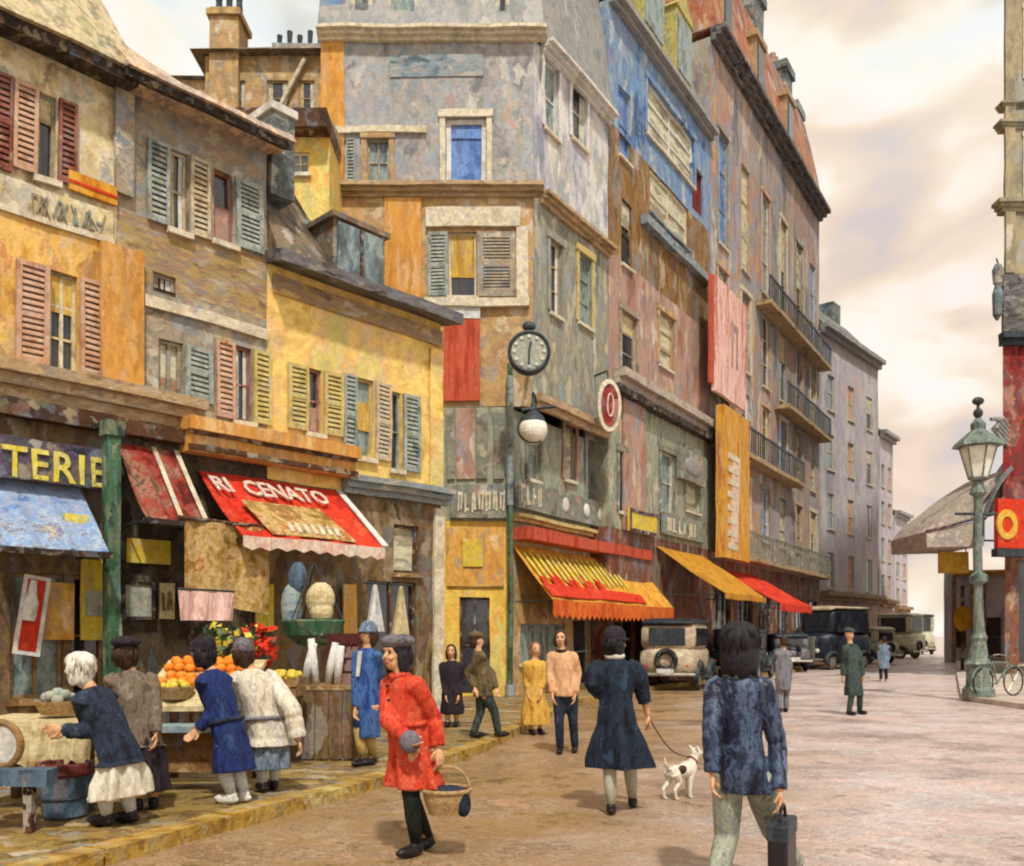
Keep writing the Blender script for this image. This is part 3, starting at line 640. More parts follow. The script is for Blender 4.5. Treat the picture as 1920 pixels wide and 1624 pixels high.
e.band('cornice', e0, e1, zb1 - .1, zb1 + .2, .35, M['zinc'], 2)
e.band('sill_band', e.loc(1200, 440)[0], e1 - .4, e.loc(1240, 458)[1], e.loc(1240, 442)[1], .25, M['bluegrey'], 1)
e.band('balcony_band', e.loc(1150, 740)[0], e1, zl0 - .2, zl0 + .28, .4, M['greycan'], 2)
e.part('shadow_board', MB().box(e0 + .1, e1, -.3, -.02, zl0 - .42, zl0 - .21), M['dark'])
zr0, zr1 = zb1 + .2, zb1 + 4.2
e.part('roof', MB().hexa([(e0, -.2, zr0), (e1, -.2, zr0), (e1, 6, zr0), (e0, 6, zr0), (e0, 1.5, zr1), (e1, 1.5, zr1), (e1, 5.5, zr1), (e0, 5.5, zr1)]), M['zinc'])
for u0, u1 in ((1150, 1178), (1200, 1240), (1262, 1292)):
    a0, a1 = e.loc(u0, 80)[0], e.loc(u1, 80)[0]
    w = e.part('dormer', MB().box(a0, a1, -.1, 1.4, zr0 + .3, zr0 + 2.5).prism([(a0 - .1, -.15, zr0 + 2.5), (a1 + .1, -.15, zr0 + 2.5), ((a0 + a1) / 2, -.15, zr0 + 3.2)], (0, 1.6, 0)), M['dormy'])
    e.part('pane', MB().box(a0 + .15, a1 - .15, -.14, -.105, zr0 + .5, zr0 + 2.3), M['gglass'], w)
# ---- tall block with red mansard
f = Bld('apartment_block', 'tall mottled apartment block with red mansard roof and dark blue balconies', 'building', (XU, YC), dR, 11)
f0, f1 = e1 + .02, f.loc(1536, 600)[0]
zf = 23.3
rows = [(16.2, 20.4), (12.2, 15.3), (8.9, 11.3), (5.6, 7.8)]
cols = 6
pitch = (f1 - f0) / cols
k = 0
for z0, z1 in rows:
    for i in range(cols):
        x = f0 + pitch * (i + .5); k += 1
        f.win(x - .55, x + .55, z0, z1, pane=['glass', 'gglass', 'bglass', 'glass', 'cblind'][k * 7 % 5], frame=['palec', 'shutg', 'tanwall'][k % 3], surround=['palec', 'dgrey', None, 'shutp'][k % 4], nx=1, nz=3)
for i in range(cols):
    x = f0 + pitch * (i + .5)
    f.win(x - 1.0, x + 1.0, .3, 3.3, pane='glass', frame='darkbrown', nx=3, nz=2, sill=None)
f.wall(f0, f1, 4.4, zf, M['tall']); f.wall(f0, f1, 0, 4.4, M['rbrown'])
f.band('cornice', f0, f1, zf - .15, zf + .35, .6, M['gutter'], 3)
for (z, s0, s1) in ((15.45, f0 + pitch * 2, f1), (11.75, f0 + pitch * 3, f1), (8.6, f0, f0 + pitch * 4), (4.6, f0, f1)):
    f.part('balcony_slab', MB().box(s0, s1, -.65, -.015, z - .15, z + .03), M['stonec'])
    q = MB(); q.box(s0, s1, -.62, -.57, z + .95, z + 1.03)
    n = int((s1 - s0) / .3)
    for i in range(n + 1): q.box(s0 + (s1 - s0) * i / n - .02, s0 + (s1 - s0) * i / n + .02, -.615, -.575, z + .03, z + .95)
    f.part('balcony_railing', q, M['iron'] if z > 5 else M['signgrey'])
zr = 28.4
f.part('roof', MB().hexa([(f0, -.3, zf + .35), (f1, -.3, zf + .35), (f1, 10.5, zf + .35), (f0, 10.5, zf + .35), (f0, .7, zr), (f1, .7, zr), (f1, 9.5, zr), (f0, 9.5, zr)]), M['redroof'])
q = MB()
for x in (f0 + pitch * .6, f0 + pitch * 2.1, f0 + pitch * 3.8): 
    w = f.part('dormer', MB().box(x - .6, x + .6, -.1, 1.5, zf + .6, zf + 3.0).box(x - .75, x + .75, -.2, 1.6, zf + 3.0, zf + 3.25), M['stonec'])
    f.part('pane', MB().box(x - .4, x + .4, -.15, -.105, zf + .8, zf + 2.8), M['glass'], w)
for x, w_, h_, mm in ((f0 + 3.2, 1.8, 3.0, 'brownwall'), (f0 + 8.0, 1.6, 2.2, 'slate'), (f0 + 13.4, 1.3, 1.6, 'slate'), (f1 - 1.5, 1.3, .6, 'bluegrey')):
    c = f.part('chimney', MB().box(x, x + w_, .8, 3.0, zr - 2.5, zr + h_).box(x - .12, x + w_ + .12, .68, 3.12, zr + h_ - .4, zr + h_), M[mm])
    q = MB()
    for j in range(3): q.lathe((x + w_ * (.2 + .3 * j), 1.5, zr + h_), [(.17, 0), (.14, .3), (.17, .62)], 10)
    f.part('chimney_pot', q, M['rose'], c)
# ---- far blocks closing the street on the left
def far_block(name, label, u0, u1, Y0, zt, mm, roof, vp=1800, cols=4, rows=4, group=None, hip=3.2):
    d = ((vp - CX) / F, 1.0)
    p0 = (xc(u0, Y0), Y0)
    g = Bld(name, label, 'building', p0, d, 12, group)
    s1 = g.loc(u1, 1000)[0]
    for r in range(rows):
        for i in range(cols):
            x = s1 * (i + .5) / cols; w = min(1.0, s1 / cols * .5) / 2; z0 = 4.2 + (zt - 5) * r / rows
            g.win(x - w, x + w, z0, z0 + (zt - 5) / rows * .6, pane=['gglass', 'glass', 'shutp'][(r * 3 + i * 5) % 3], frame='palec', nx=1, nz=2)
    g.wall(0, s1, 3.6, zt, M[mm]); g.wall(0, s1, 0, 3.6, M['rose'])
    g.band('cornice', 0, s1, zt - .1, zt + .4, .5, M['zinc'], 2)
    g.band('shop_cornice', 0, s1, 3.5, 4.0, .5, M['wood'], 2)
    g.part('roof', MB().hexa([(0, -.2, zt + .4), (s1, -.2, zt + .4), (s1, 12, zt + .4), (0, 12, zt + .4), (0, 2.0, zt + hip), (s1, 2.0, zt + hip), (s1, 11, zt + hip), (0, 11, zt + hip)]), M[roof])
    c = g.part('chimney', MB().box(s1 * .8, s1 * .8 + 1.2, 2.1, 3.6, zt + hip - .5, zt + hip + 1.3), M['slate'])
    return g, s1
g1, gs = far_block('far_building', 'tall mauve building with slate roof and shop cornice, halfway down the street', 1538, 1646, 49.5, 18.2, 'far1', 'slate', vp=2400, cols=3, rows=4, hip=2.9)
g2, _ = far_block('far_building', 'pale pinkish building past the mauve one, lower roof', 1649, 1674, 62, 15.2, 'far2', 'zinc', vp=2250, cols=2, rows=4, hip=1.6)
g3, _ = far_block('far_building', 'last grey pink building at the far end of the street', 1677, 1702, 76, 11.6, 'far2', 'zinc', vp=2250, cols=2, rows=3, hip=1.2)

# ================================================================== ROOFS BEHIND THE OLD ROW
g = Bld('rear_building', 'tan rear building with chimney stack and row of pots above the old tiled roofs', 'building', (xc(385, 30), 30), (1, 0), 8)
zt = zc(105, 30); wd = xc(620, 30) - xc(385, 30)
for i, (u0, u1) in enumerate(((430, 460), (500, 540), (560, 590))):
    g.winp(u0, 150, u1, 215, pane='glass', frame='tanwall', nx=1, nz=2)
g.wall(0, wd, 0, zt, M['tanwall'])
g.part('roof', MB().hexa([(-.4, -.4, zt), (wd + .3, -.4, zt), (wd + .3, 8, zt), (-.4, 8, zt), (1.2, 1.5, zt + 1.2), (wd, 1.5, zt + 1.4), (wd, 6.5, zt + 1.4), (1.2, 6.5, zt + 1.2)]), M['mroof'])
c = g.part('chimney', MB().box(.2, 1.15, -.2, .9, zt - 2.6, zt + 1.5).box(.1, 1.25, -.3, 1.0, zt + 1.2, zt + 1.4), M['tanwall'])
for j in range(3): g.part('chimney_pot', MB().lathe((.35 + .33 * j, .35, zt + 1.5), [(.13, 0), (.1, .5), (.14, .9)], 10), M['iron'], c)
c = g.part('chimney', MB().box(2.0, 3.7, .8, 1.7, zt + .2, zt + .95), M['zinc'])
for j in range(5): g.part('chimney_pot', MB().lathe((2.15 + .35 * j, 1.2, zt + .95), [(.1, 0), (.08, .25), (.1, .5 + .15 * (j % 2))], 8), M['iron'], c)
g.part('rainwater_pipe', MB().tube([(wd * .5, -.14, zt - 2.6), (wd * .8, -.16, zt - .2)], .08), M['palec'])
h = Bld('rear_house', 'small yellow rear house with brown eave, seen between the yellow house and corner building', 'house', (xc(470, 20.5), 20.5), (1, 0), 4)
w2 = xc(618, 20.5) - xc(470, 20.5); zt2 = zc(258, 20.5)
h.winp(545, 285, 580, 325, pane='gglass', frame='palec', nx=2, nz=2)
h.wall(0, w2, 0, zt2, M['yshop'])
h.part('eave', MB().box(-.2, w2 + .02, -.45, 1.0, zt2, zt2 + .42), M['darkbrown'])
h.part('roof', MB().prism([(-.2, -.45, zt2 + .42), (-.2, 3.9, zt2 + .42), (-.2, 2.2, zt2 + .9)], (w2 + .2, 0, 0)), M['tile'])
g = Bld('rear_building', 'far rear block with long dark roof ridge, left of the chimney stack', 'building', (xc(120, 38), 38), (1, 0), 8)
wd = xc(400, 38) - xc(120, 38); zt = zc(150, 38)
g.wall(0, wd, 0, zt, M['tanwall'])
g.part('roof', MB().hexa([(-.3, -.3, zt), (wd + .3, -.3, zt), (wd + .3, 8, zt), (-.3, 8, zt), (1, 3, zt + .6), (wd, 3, zt + 1.4), (wd, 5, zt + 1.4), (1, 5, zt + .6)]), M['slate'])

# ================================================================== RIGHT HAND SIDE
YR = 34.0
r = Bld('tall_building', 'tall tan grey building at the right edge with deep red shop storeys', 'building', (xc(1884, YR), YR), (1, 0), 14)
W = 12.0
def zr_(v): return EYE - (v - HV) / F * YR
zt0, zt1 = zr_(640), zr_(1010)
for z0, z1 in ((22.6, 25.2), (17.6, 20.4)):
    for i in range(3): r.win(.95 + i * 3.2, 2.1 + i * 3.2, z0, z1, pane='glass', frame='palec', surround='palec', nx=1, nz=3, y=.25)
for i in range(3): r.win(.9 + i * 3.2, 2.6 + i * 3.2, zt0 - 4.4, zt0 - 1.6, pane='glass', frame='rbrown', nx=2, nz=2)
for i in range(3): r.win(.5 + i * 3.4, 3.2 + i * 3.4, .5, zt1 - .8, pane='glass', frame='rbrown', nx=2, nz=1)
r.wall(.1, W, zt0, 26.2, M['rtan'], y=.25, skew=.6); r.wall(-.08, W, zt1, zt0, M['rshop'], skew=.6); r.wall(0, W, 0, zt1, M['rbrown'], skew=.6)
r.part('corner_pilaster', MB().box(.12, .5, .16, .238, zr_(508), 26.1), M['rtan'])
r.band('cornice', -.25, W, zt0 - .2, zt0 + .25, .4, M['iron'], 2)
r.part('dark_frieze', MB().box(.02, W - .02, .12, .24, zt0 + .26, zr_(512)), M['gutter'])
for v_, o_, h_ in ((196, .16, .22), (236, .22, .3), (392, .3, .42)):
    z = zr_(v_); q = MB()
    for k_ in range(3): q.box(.1 - o_ * (k_ + 1) / 3, W - .01 * k_, .25 - o_ * (k_ + 1) / 3, .6, z + h_ * k_ / 3, z + h_ * (k_ + 1) / 3)
    r.part('string_course', q, M['rtan'])
for i in range(5):
    z = zr_(800 + i * 9)
    r.part('scroll_bracket', MB().tube([(.1, -.02, z), (-.25 - .1 * i, -.3, z + .25 + .08 * i), (-.75 + .1 * i, -.4, z + .18 + .2 * (i % 2))], .07), M['zinc'])
r.band('shop_cornice', -.05, W, zt1 - .2, zt1 + .25, .4, M['rbrown'], 2)
k2 = Bld('low_shop', 'low orange and grey shop front beyond the street lamp', 'shop', (xc(1784, 52), 52), (1, 0), .9)
w3 = xc(1900, 52) - xc(1784, 52)
k2.win(.25, .9, .8, 2.8, pane='glass', frame='wood', nx=1, nz=2); k2.win(2.0, 2.9, .3, 2.6, pane='glass', frame='rbrown', nx=1, nz=2)
k2.wall(0, w3, 0, 5.2, M['far1']); k2.band('cornice', 0, w3, 5.0, 5.3, .4, M['gold'], 2)
q = MB()
for x in (.0, 1.1, 1.75): q.box(x, x + .2, -.1, -.012, 0, 5.0)
k2.part('pilaster', q, M['wood'])

# ================================================================== GROUND
mb = MB(); xs = [-400, -60, -20, -8, -4, 0, 4, 8, 12, 20, 40, 90, 400]; ys = [-30, 0, 3, 5, 7, 9, 12, 16, 22, 30, 45, 80, 160, 400, 1500]
for i in range(len(xs) - 1):
    for j in range(len(ys) - 1): mb.quad((xs[i], ys[j], 0), (xs[i + 1], ys[j], 0), (xs[i + 1], ys[j + 1], 0), (xs[i], ys[j + 1], 0))
tag(mb.build('road', M['road'], wobble=0), 'worn pinkish tan street paving running away between the buildings', 'road', kind='structure')
KP = [(-3.6, 4.6), (-2.8, 6.27), (-1.26, 9.7), (-.35, 12.4), (.55, 16.5), (1.55, 21.0), (4.4, 26.6), (11.7, 38.0), (24.5, 62.0), (70, 150)]
KH = .12
poly = [Vector((x, y, 0)) for x, y in KP] + [Vector((-40, 150, 0)), Vector((-40, 4.6, 0))]
inner = []
for i, (x, y) in enumerate(KP):
    a = Vector(KP[max(0, i - 1)]); c = Vector(KP[min(len(KP) - 1, i + 1)]); t = (c - a).normalized()
    inner.append(Vector((x - t.y * .22, y + t.x * .22, 0)))
pv = [Vector((p.x, p.y, KH - .006)) for p in inner]
mb = MB()
for i in range(len(pv) - 1):
    L_ = 14; row = []
    a, c = pv[i], pv[i + 1]
    n_ = max(1, int((c - a).length / 1.2))
    for j in range(n_):
        p0, p1 = a.lerp(c, j / n_), a.lerp(c, (j + 1) / n_)
        mb.quad(p0, p1, (p1.x - 22, p1.y + 1, KH - .006), (p0.x - 22, p0.y + 1, KH - .006))
tag(mb.build('pavement', M['pave'], wobble=.012), 'ochre stone pavement in front of the market shops', 'pavement', kind='structure')
mb = MB()
for i in range(len(KP) - 1):
    a, c = Vector((*KP[i], 0)), Vector((*KP[i + 1], 0)); ai, ci = inner[i], inner[i + 1]
    n_ = max(1, int((c - a).length / .95))
    for j in range(n_):
        f0_, f1_ = (j + .012) / n_, (j + .988) / n_
        p = [a.lerp(c, f0_), a.lerp(c, f1_), ai.lerp(ci, f1_), ai.lerp(ci, f0_)]
        zz = KH + random.uniform(-.006, .012)
        mb.hexa([(q_.x, q_.y, -.05) for q_ in p] + [(q_.x, q_.y, zz) for q_ in p])
tag(mb.build('kerb', M['kerb'], wobble=.014, seg=.4), 'yellowish kerb stones along the market pavement', 'kerb', kind='structure')
mb = MB()
RP = [(11.0, 6), (11.0, 16), (10.9, 22), (16.2, 33), (24.5, 50), (50, 103)]
for i in range(len(RP) - 1):
    (x0, y0), (x1, y1) = RP[i], RP[i + 1]
    mb.hexa([(x0, y0, -.05), (x0 + 30, y0, -.05), (x1 + 30, y1, -.05), (x1, y1, -.05), (x0, y0, .12), (x0 + 30, y0, .12), (x1 + 30, y1, .12), (x1, y1, .12)])
tag(mb.build('right_pavement', M['rpave'], wobble=.012), 'pale pavement under the street lamp on the right', 'pavement', kind='structure')
# ================================================================== SIGNS, AWNINGS AND OTHER THINGS ON THE FACADES
IMG = {'A': LF}
def on(face, u, v, off, name, label, cat, group=None):
    s_, z_ = face.loc(u, v, off)
    p = face.p + face.d * s_ + face.n * off
    return thing(name, label, cat, (p.x, p.y, z_), math.atan2(face.d.y, face.d.x), group), s_, z_
def board(face, u0, v0, u1, v1, off, th, m, name, label, cat, group=None, frame=None, fw=.04, wall_off=0.0):
    """flat board hung on a facade, returns root and local size; local x along, z up, front at y=-th"""
    a, b_, c, d = face.rect(u0, v0, u1, v1, off)
    um, vm = (u0 + u1) / 2, (v0 + v1) / 2
    p = face.p + face.d * ((a + b_) / 2) + face.n * off
    t = thing(name, label, cat, (p.x, p.y, c), math.atan2(face.d.y, face.d.x), group)
    w, h_ = b_ - a, d - c
    MB().box(-w / 2, w / 2, -th, 0, 0, h_).build('panel', m, t)
    if frame:
        q = MB(); y0, y1 = -th - .02, -th + .01
        q.box(-w / 2 - .01, w / 2 + .01, y0, y1, -.01, fw); q.box(-w / 2 - .01, w / 2 + .01, y0, y1, h_ - fw, h_ + .01)
        q.box(-w / 2 - .01, -w / 2 + fw, y0, y1, fw, h_ - fw); q.box(w / 2 - fw, w / 2 + .01, y0, y1, fw, h_ - fw)
        q.build('frame', frame, t)
    return t, w, h_
XZ = Matrix(((1, 0, 0, 0), (0, 0, -1, 0), (0, 1, 0, 0), (0, 0, 0, 1)))      # letters: x right, up z, out -y
def strokes(parent, x0, x1, z0, z1, y, m, n, name='lettering', seed=1, slant=.1, wd=.5):
    """illegible painted letters: short raised brush strokes"""
    rnd = random.Random(seed); q = MB(); p = (x1 - x0) / n; hh = z1 - z0
    for i in range(n):
        x = x0 + p * (i + .5); ww = p * wd * rnd.uniform(.3, .6) * .5
        for st in range(rnd.choice((1, 2, 2))):
            dx = (st - .5) * p * .38; h0 = z0 + hh * rnd.uniform(0, .15); h1 = z1 - hh * rnd.uniform(0, .15); s_ = slant * hh * rnd.uniform(-1, 1)
            q.hexa([(x + dx - ww, y - .02, h0), (x + dx + ww, y - .02, h0), (x + dx + ww, y + .003, h0), (x + dx - ww, y + .003, h0),
                    (x + dx - ww + s_, y - .02, h1), (x + dx + ww + s_, y - .02, h1), (x + dx + ww + s_, y + .003, h1), (x + dx - ww + s_, y + .003, h1)])
        if rnd.random() < .6:
            zz = z0 + hh * rnd.choice((.15, .5, .85)); q.box(x - p * .3, x + p * .3, y - .018, y + .003, zz - hh * .07, zz + hh * .07)
    return q.build(name, m, parent, wobble=.01, seg=.3)
# yellow lettered fascia and the blue blind below it
t, w, hh = board(LF, -120, 822, 205, 902, .18, .10, M['signdark'], 'shop_sign', 'dark shop sign with big yellow letters TERIE above the blue blind', 'sign')
a0 = LF.loc(4, 860, .28)[0]; a1 = LF.loc(203, 860, .28)[0]; mid = (LF.rect(-120, 822, 205, 902, .18)[0] + LF.rect(-120, 822, 205, 902, .18)[1]) / 2
text_mesh('lettering', 'TERIE', M['ltr_y'], t, Matrix.Translation((a0 - mid, -.10, hh * .04)) @ XZ, hh * .74, (a1 - a0) * .98, .03, 1.1, .012)
def awning(face, u0, u1, v_top, v_bot, out, drop_h, m, name, label, val=None, vm=None, rail=None, off=.03, slack=0.0, cat='awning', vtop2=None):
    s0, z1 = face.loc(u0, v_top, off); s1, _ = face.loc(u1, vtop2 or v_top, off)
    p = face.p + face.d * s0 + face.n * off
    t = thing(name, label, cat, (p.x, p.y, z1), math.atan2(face.d.y, face.d.x))
    W_ = s1 - s0; n_ = 24; q = MB()
    for i in range(n_):
        rows_ = 6
        for j in range(rows_):
            def pt(a, b_, dz=0):
                sag = -(slack + .05) * math.sin(math.pi * b_) * (1 + .5 * math.sin(a * 17)) - .03 * abs(math.sin(a * 9.4)) * b_ + .014 * math.sin(a * 41) * b_
                return Vector((W_ * a, -out * b_, -drop_h * b_ + sag + dz))
            A, B_, C_, D_ = (i / n_, j / rows_), ((i + 1) / n_, j / rows_), ((i + 1) / n_, (j + 1) / rows_), (i / n_, (j + 1) / rows_)
            q.hexa([pt(*A, -.012), pt(*B_, -.012), pt(*C_, -.012), pt(*D_, -.012), pt(*A, .012), pt(*B_, .012), pt(*C_, .012), pt(*D_, .012)])
    q.build('canopy', m, t, smooth=False)
    if val:
        q = MB(); k_ = max(5, int(W_ / .28))
        for i in range(k_):
            x0, x1 = W_ * i / k_, W_ * (i + 1) / k_
            q.prism([(x0, -out - .012, -drop_h), (x1, -out - .012, -drop_h), (x1, -out - .012, -drop_h - val * .75), ((x0 + x1) / 2, -out - .012, -drop_h - val), (x0, -out - .012, -drop_h - val * .75)], (0, -.015, 0))
        q.build('valance', vm or m, t)
    if rail:
        MB().box(-.03, W_ + .03, -out - .07, -out + .03, -drop_h - .09, -drop_h - .015).build('front_rail', rail, t)
    for x in (.06, W_ - .06): MB().tube([(x, -.02, -drop_h * .95 - .1), (x, -out, -drop_h - .03)], .018, 6).build('arm', M['iron'], t)
    return t, W_
z_b = LF.loc(100, 905, .1)[1]
t, W_ = awning(LF, -60, 150, 893, 1000, .9, .92, M['bluecan'], 'awning', 'pale blue patched shop blind under the sign with yellow letters', rail=M['dark'])
MB().box(W_ * .72, W_ * .93, -.46, -.43, -.55, -.42).build('patch', M['ltr_y'], t)
t, W_ = awning(LF, 222, 338, 832, 960, .85, 1.12, M['dred'], 'awning', 'faded dark red striped awning with dark lower rail, left of the bright red awning', rail=M['dark'], slack=.05)
q = MB()
for fx in (.52, .9):
    q.slab((W_ * fx, -.0, .02), (W_ * fx + .07, -.0, .02), (W_ * fx + .07, -.85, -1.10), (W_ * fx, -.85, -1.10), (0, 0, .02))
q.build('stripe', M['palec'], t)
t, W_ = awning(LF, 372, 632, 884, 1010, 1.25, 1.05, M['red'], 'awning', 'bright red slanting awning with pale lettering, middle of the old shop row', val=.2, vm=M['ltr_w'], slack=.04, vtop2=905)
d_ = math.hypot(1.25, 1.05)
def onc(x, b_, up=.02): return Vector((x, -1.25 * b_, -1.05 * b_ + up))
MB().slab(onc(W_ * .14, .46), onc(W_ * .70, .46), onc(W_ * .80, .97), onc(W_ * .20, .97), (0, 0, .016)).build('tan_panel', M['tancan'], t)
MB().slab(onc(W_ * .985, 0), onc(W_ * 1.03, 0), onc(W_ * 1.03, 1), onc(W_ * .985, 1), (0, -.01, .02)).build('edge_binding', M['white'], t)
ang = math.atan2(1.05, 1.25)
LM = Matrix.Translation(onc(W_ * .03, .34, .018)) @ Matrix(((1, 0, 0, 0), (0, math.cos(ang), -math.sin(ang), 0), (0, math.sin(ang), math.cos(ang), 0), (0, 0, 0, 1)))
text_mesh('lettering', 'RI  CENATO', M['ltr_w'], t, LM, d_ * .26, W_ * .80, .02, 1.0, .02)
LM2 = Matrix.Translation(onc(W_ * .34, .92, .034)) @ LM.to_3x3().to_4x4()
q = MB(); rnd = random.Random(5)
for i in range(7):
    x = i * W_ * .055; q.add([LM2 @ Vector(p_) for p_ in ((x, 0, 0), (x + .07, 0, 0), (x + .1, .2 + rnd.random() * .1, 0), (x + .03, .22, 0), (x, 0, .015), (x + .07, 0, .015), (x + .1, .2, .015), (x + .03, .22, .015))], [(3, 2, 1, 0), (4, 5, 6, 7), (0, 1, 5, 4), (1, 2, 6, 5), (2, 3, 7, 6), (3, 0, 4, 7)])
q.build('lettering', M['palec'], t, wobble=0)
# boards and posters on the old row
t, w, hh = board(LF, 128, 338, 216, 372, .03, .06, M['ycan'], 'sign', 'plain orange board under the eave of the cream house', 'sign')
MB().box(-w / 2, w / 2, -.075, -.062, hh * .35, hh * .5).build('stripe', M['red'], t)
t, w, hh = board(LF, -60, 352, 210, 415, .015, .03, M['cream'], 'painted_sign', 'pale wall sign with faded grey script on the cream house', 'sign')
strokes(t, -w * .1, w * .42, hh * .15, hh * .8, -.03, M['signgrey'], 9, seed=3, slant=.5, wd=.3)
t, w, hh = board(LF, 22, 1078, 70, 1228, .25, .05, M['red'], 'poster_board', 'red board with white bottle shape leaning at the shop window', 'sign', frame=M['white'])
q = MB(); q.lathe((-w * .12, -.06, hh * .42), [(.09, 0), (.1, .25), (.06, .38), (.04, .55)], 12); q.build('bottle_shape', M['white'], t)
t.rotation_euler = (0, math.radians(8), t.rotation_euler.z)
board(LF, 78, 1092, 138, 1200, .05, .02, M['poster_o'], 'poster', 'orange brown poster in the blue shop window', 'poster')
t, w, hh = board(LF, 150, 1050, 200, 1200, .08, .03, M['poster_y'], 'poster', 'yellow poster beside the green post with a small notice', 'poster')
MB().box(-w * .35, w * .3, -.045, -.031, hh * .3, hh * .62).build('notice', M['poster_g'], t)
board(LF, 228, 1090, 288, 1160, .06, .03, M['poster_g'], 'poster', 'square grey green notice in the dim shop front', 'poster', frame=M['dark'])
t, w, hh = board(LF, 299, 1092, 326, 1160, .06, .03, M['posterc'], 'poster', 'narrow cream notice beside the grey green one', 'poster')
strokes(t, -w * .4, w * .4, hh * .2, hh * .8, -.03, M['wood'], 3, seed=8)
board(LF, 238, 1012, 318, 1056, .07, .03, M['poster_y'], 'poster', 'wide olive yellow board above the grey green notice', 'poster')
board(LF, 642, 1096, 668, 1190, .1, .03, M['poster_o'], 'poster', 'tall narrow orange board to the right of the hanging basket', 'poster')
# green painted post and pale corner post
p = P(209, 1000, 12.4)
t = thing('shop_post', 'dark green painted timber post between the two left shop fronts', 'post', (p.x, p.y, .11), math.atan2(dL[1], dL[0]))
MB().box(-.09, .09, -.09, .09, 0, 4.35).build('shaft', M['post'], t); MB().box(-.13, .13, -.13, .13, 0, .35).build('base', M['post'], t); MB().box(-.12, .12, -.12, .12, 4.2, 4.4).build('head_block', M['post'], t)
# hanging canvas and goods under the bright awning
p = P(415, 1000, 13.0)
t = thing('hanging_canvas', 'olive tan hanging canvas sheet under the bright red awning', 'canvas', (p.x, p.y, 0), math.atan2(dL[1], dL[0]))
q = MB()
for i in range(8):
    x0, x1 = -.55 + i * .17, -.38 + i * .17; y0, y1 = .05 * math.sin(i * 1.7), .05 * math.sin((i + 1) * 1.7)
    zb0_, zb1_ = 2.12 - .03 * i, 2.12 - .03 * (i + 1)
    q.hexa([(x0, y0, zb0_), (x1, y1, zb1_), (x1, y1 + .02, zb1_), (x0, y0 + .02, zb0_), (x0, y0, 3.2), (x1, y1, 3.2), (x1, y1 + .02, 3.2), (x0, y0 + .02, 3.2)])
q.build('sheet', M['tancan'], t); MB().tube([(-.65, 0, 3.22), (.85, 0, 3.22)], .03, 8).build('rail', M['darkbrown'], t)
def hangcloth(u, v0, v1, Y, w_, m, label, tri=False):
    p = P(u, v0, Y); h_ = (v1 - v0) / F * Y
    t = thing('hanging_cloth', label, 'cloth', (p.x, p.y, p.z), math.atan2(dL[1], dL[0]))
    q = MB(); n_ = 9
    for i in range(n_):
        a_, b_ = i / n_ - .5, (i + 1) / n_ - .5
        k0, k1 = (.15, .15) if tri else (1, 1)
        ya, yb = .05 * math.sin(a_ * 15), .05 * math.sin(b_ * 15)
        q.hexa([(a_ * w_, ya, -h_), (b_ * w_, yb, -h_), (b_ * w_, yb + .015, -h_), (a_ * w_, ya + .015, -h_), (a_ * w_ * k0, ya * .4, 0), (b_ * w_ * k1, yb * .4, 0), (b_ * w_ * k1, yb * .4 + .015, 0), (a_ * w_ * k0, ya * .4 + .015, 0)])
    q.build('drape', m, t); MB().tube([(-w_ * .5, .01, .02), (w_ * .5, .01, .02)], .018, 6).build('hanging_rail', M['iron'], t)
hangcloth(388, 1108, 1165, 12.6, .85, M['banner_p'], 'pink cloth hung low under the olive canvas')
hangcloth(705, 1095, 1185, 14.2, .45, M['white'], 'white tent shaped cloth hung in the last shop window', True)
hangcloth(752, 1098, 1190, 14.6, .42, M['creamcloth'], 'cream tent shaped cloth beside the white one', True)
# round hanging basket with cloth bundles
p = P(588, 1055, 12.2)
t = thing('hanging_basket', 'big dark green round basket hanging with cream and blue cloth bundles', 'basket', (p.x, p.y, p.z))
q = MB(); q.lathe((0, 0, -1.13), [(.02, 0), (.22, .03), (.38, .16), (.44, .34), (.42, .36), (.34, .2), (.16, .08), (.02, .06)], 20); q.build('bowl', M['post'], t)
q = MB()
for a in (0, 2.1, 4.2): q.tube([(.42 * math.cos(a), .42 * math.sin(a), -.78), (0, 0, .02)], .012, 5)
q.build('cord', M['iron'], t)
MB().ell((.12, -.1, -.5), (.2, .18, .24)).ell((.14, -.12, -.66), (.16, .16, .18)).build('cream_bundle', M['creamcloth'], t)
MB().ell((-.27, -.1, -.6), (.15, .14, .34)).build('grey_bundle', M['ledge'], t); MB().ell((-.2, -.12, -.2), (.13, .1, .22)).build('blue_bundle', M['tub'], t)

# ---- corner building signs
CF = cb
t, w, hh = board(CF, 832, 600, 900, 752, .03, .05, M['banner_r'], 'banner', 'red hanging banner with white top strip on the corner building front', 'banner')
MB().box(-w / 2, w / 2, -.06, -.02, hh + .02, hh + .34).build('top_strip', M['white'], t)
t, w, hh = board(CF, 845, 912, 953, 972, .06, .08, M['signgrey'], 'shop_sign', 'grey shop sign with pale worn letters above the yellow shop front', 'sign')
strokes(t, -w * .40, w * .46, hh * .16, hh * .86, -.08, M['palec'], 7, seed=21, slant=.05, wd=.5)
BLf = Bld('tmp', 'x', 'x', (XL, YC), dR, 4); bpy.data.objects.remove(BLf.root)
t, w, hh = board(BLf, 966, 922, 1135, 972, .10, .1, M['signgrey'], 'shop_sign', 'long grey green shop sign with pale letters and white dots, around the corner', 'sign')
strokes(t, -w * .49, -w * .27, hh * .12, hh * .9, -.1, M['palec'], 4, seed=4, slant=.05, wd=.5)
for fx in (-.02, .22, .40): MB().ell((w * fx, -.11, hh * .5), (.18, .05, .2)).build('dot', M['white'], t)
board(CF, 838, 990, 945, 1100, .05, .02, M['poster_o'], 'poster', 'broad orange poster on the yellow shop front', 'poster')
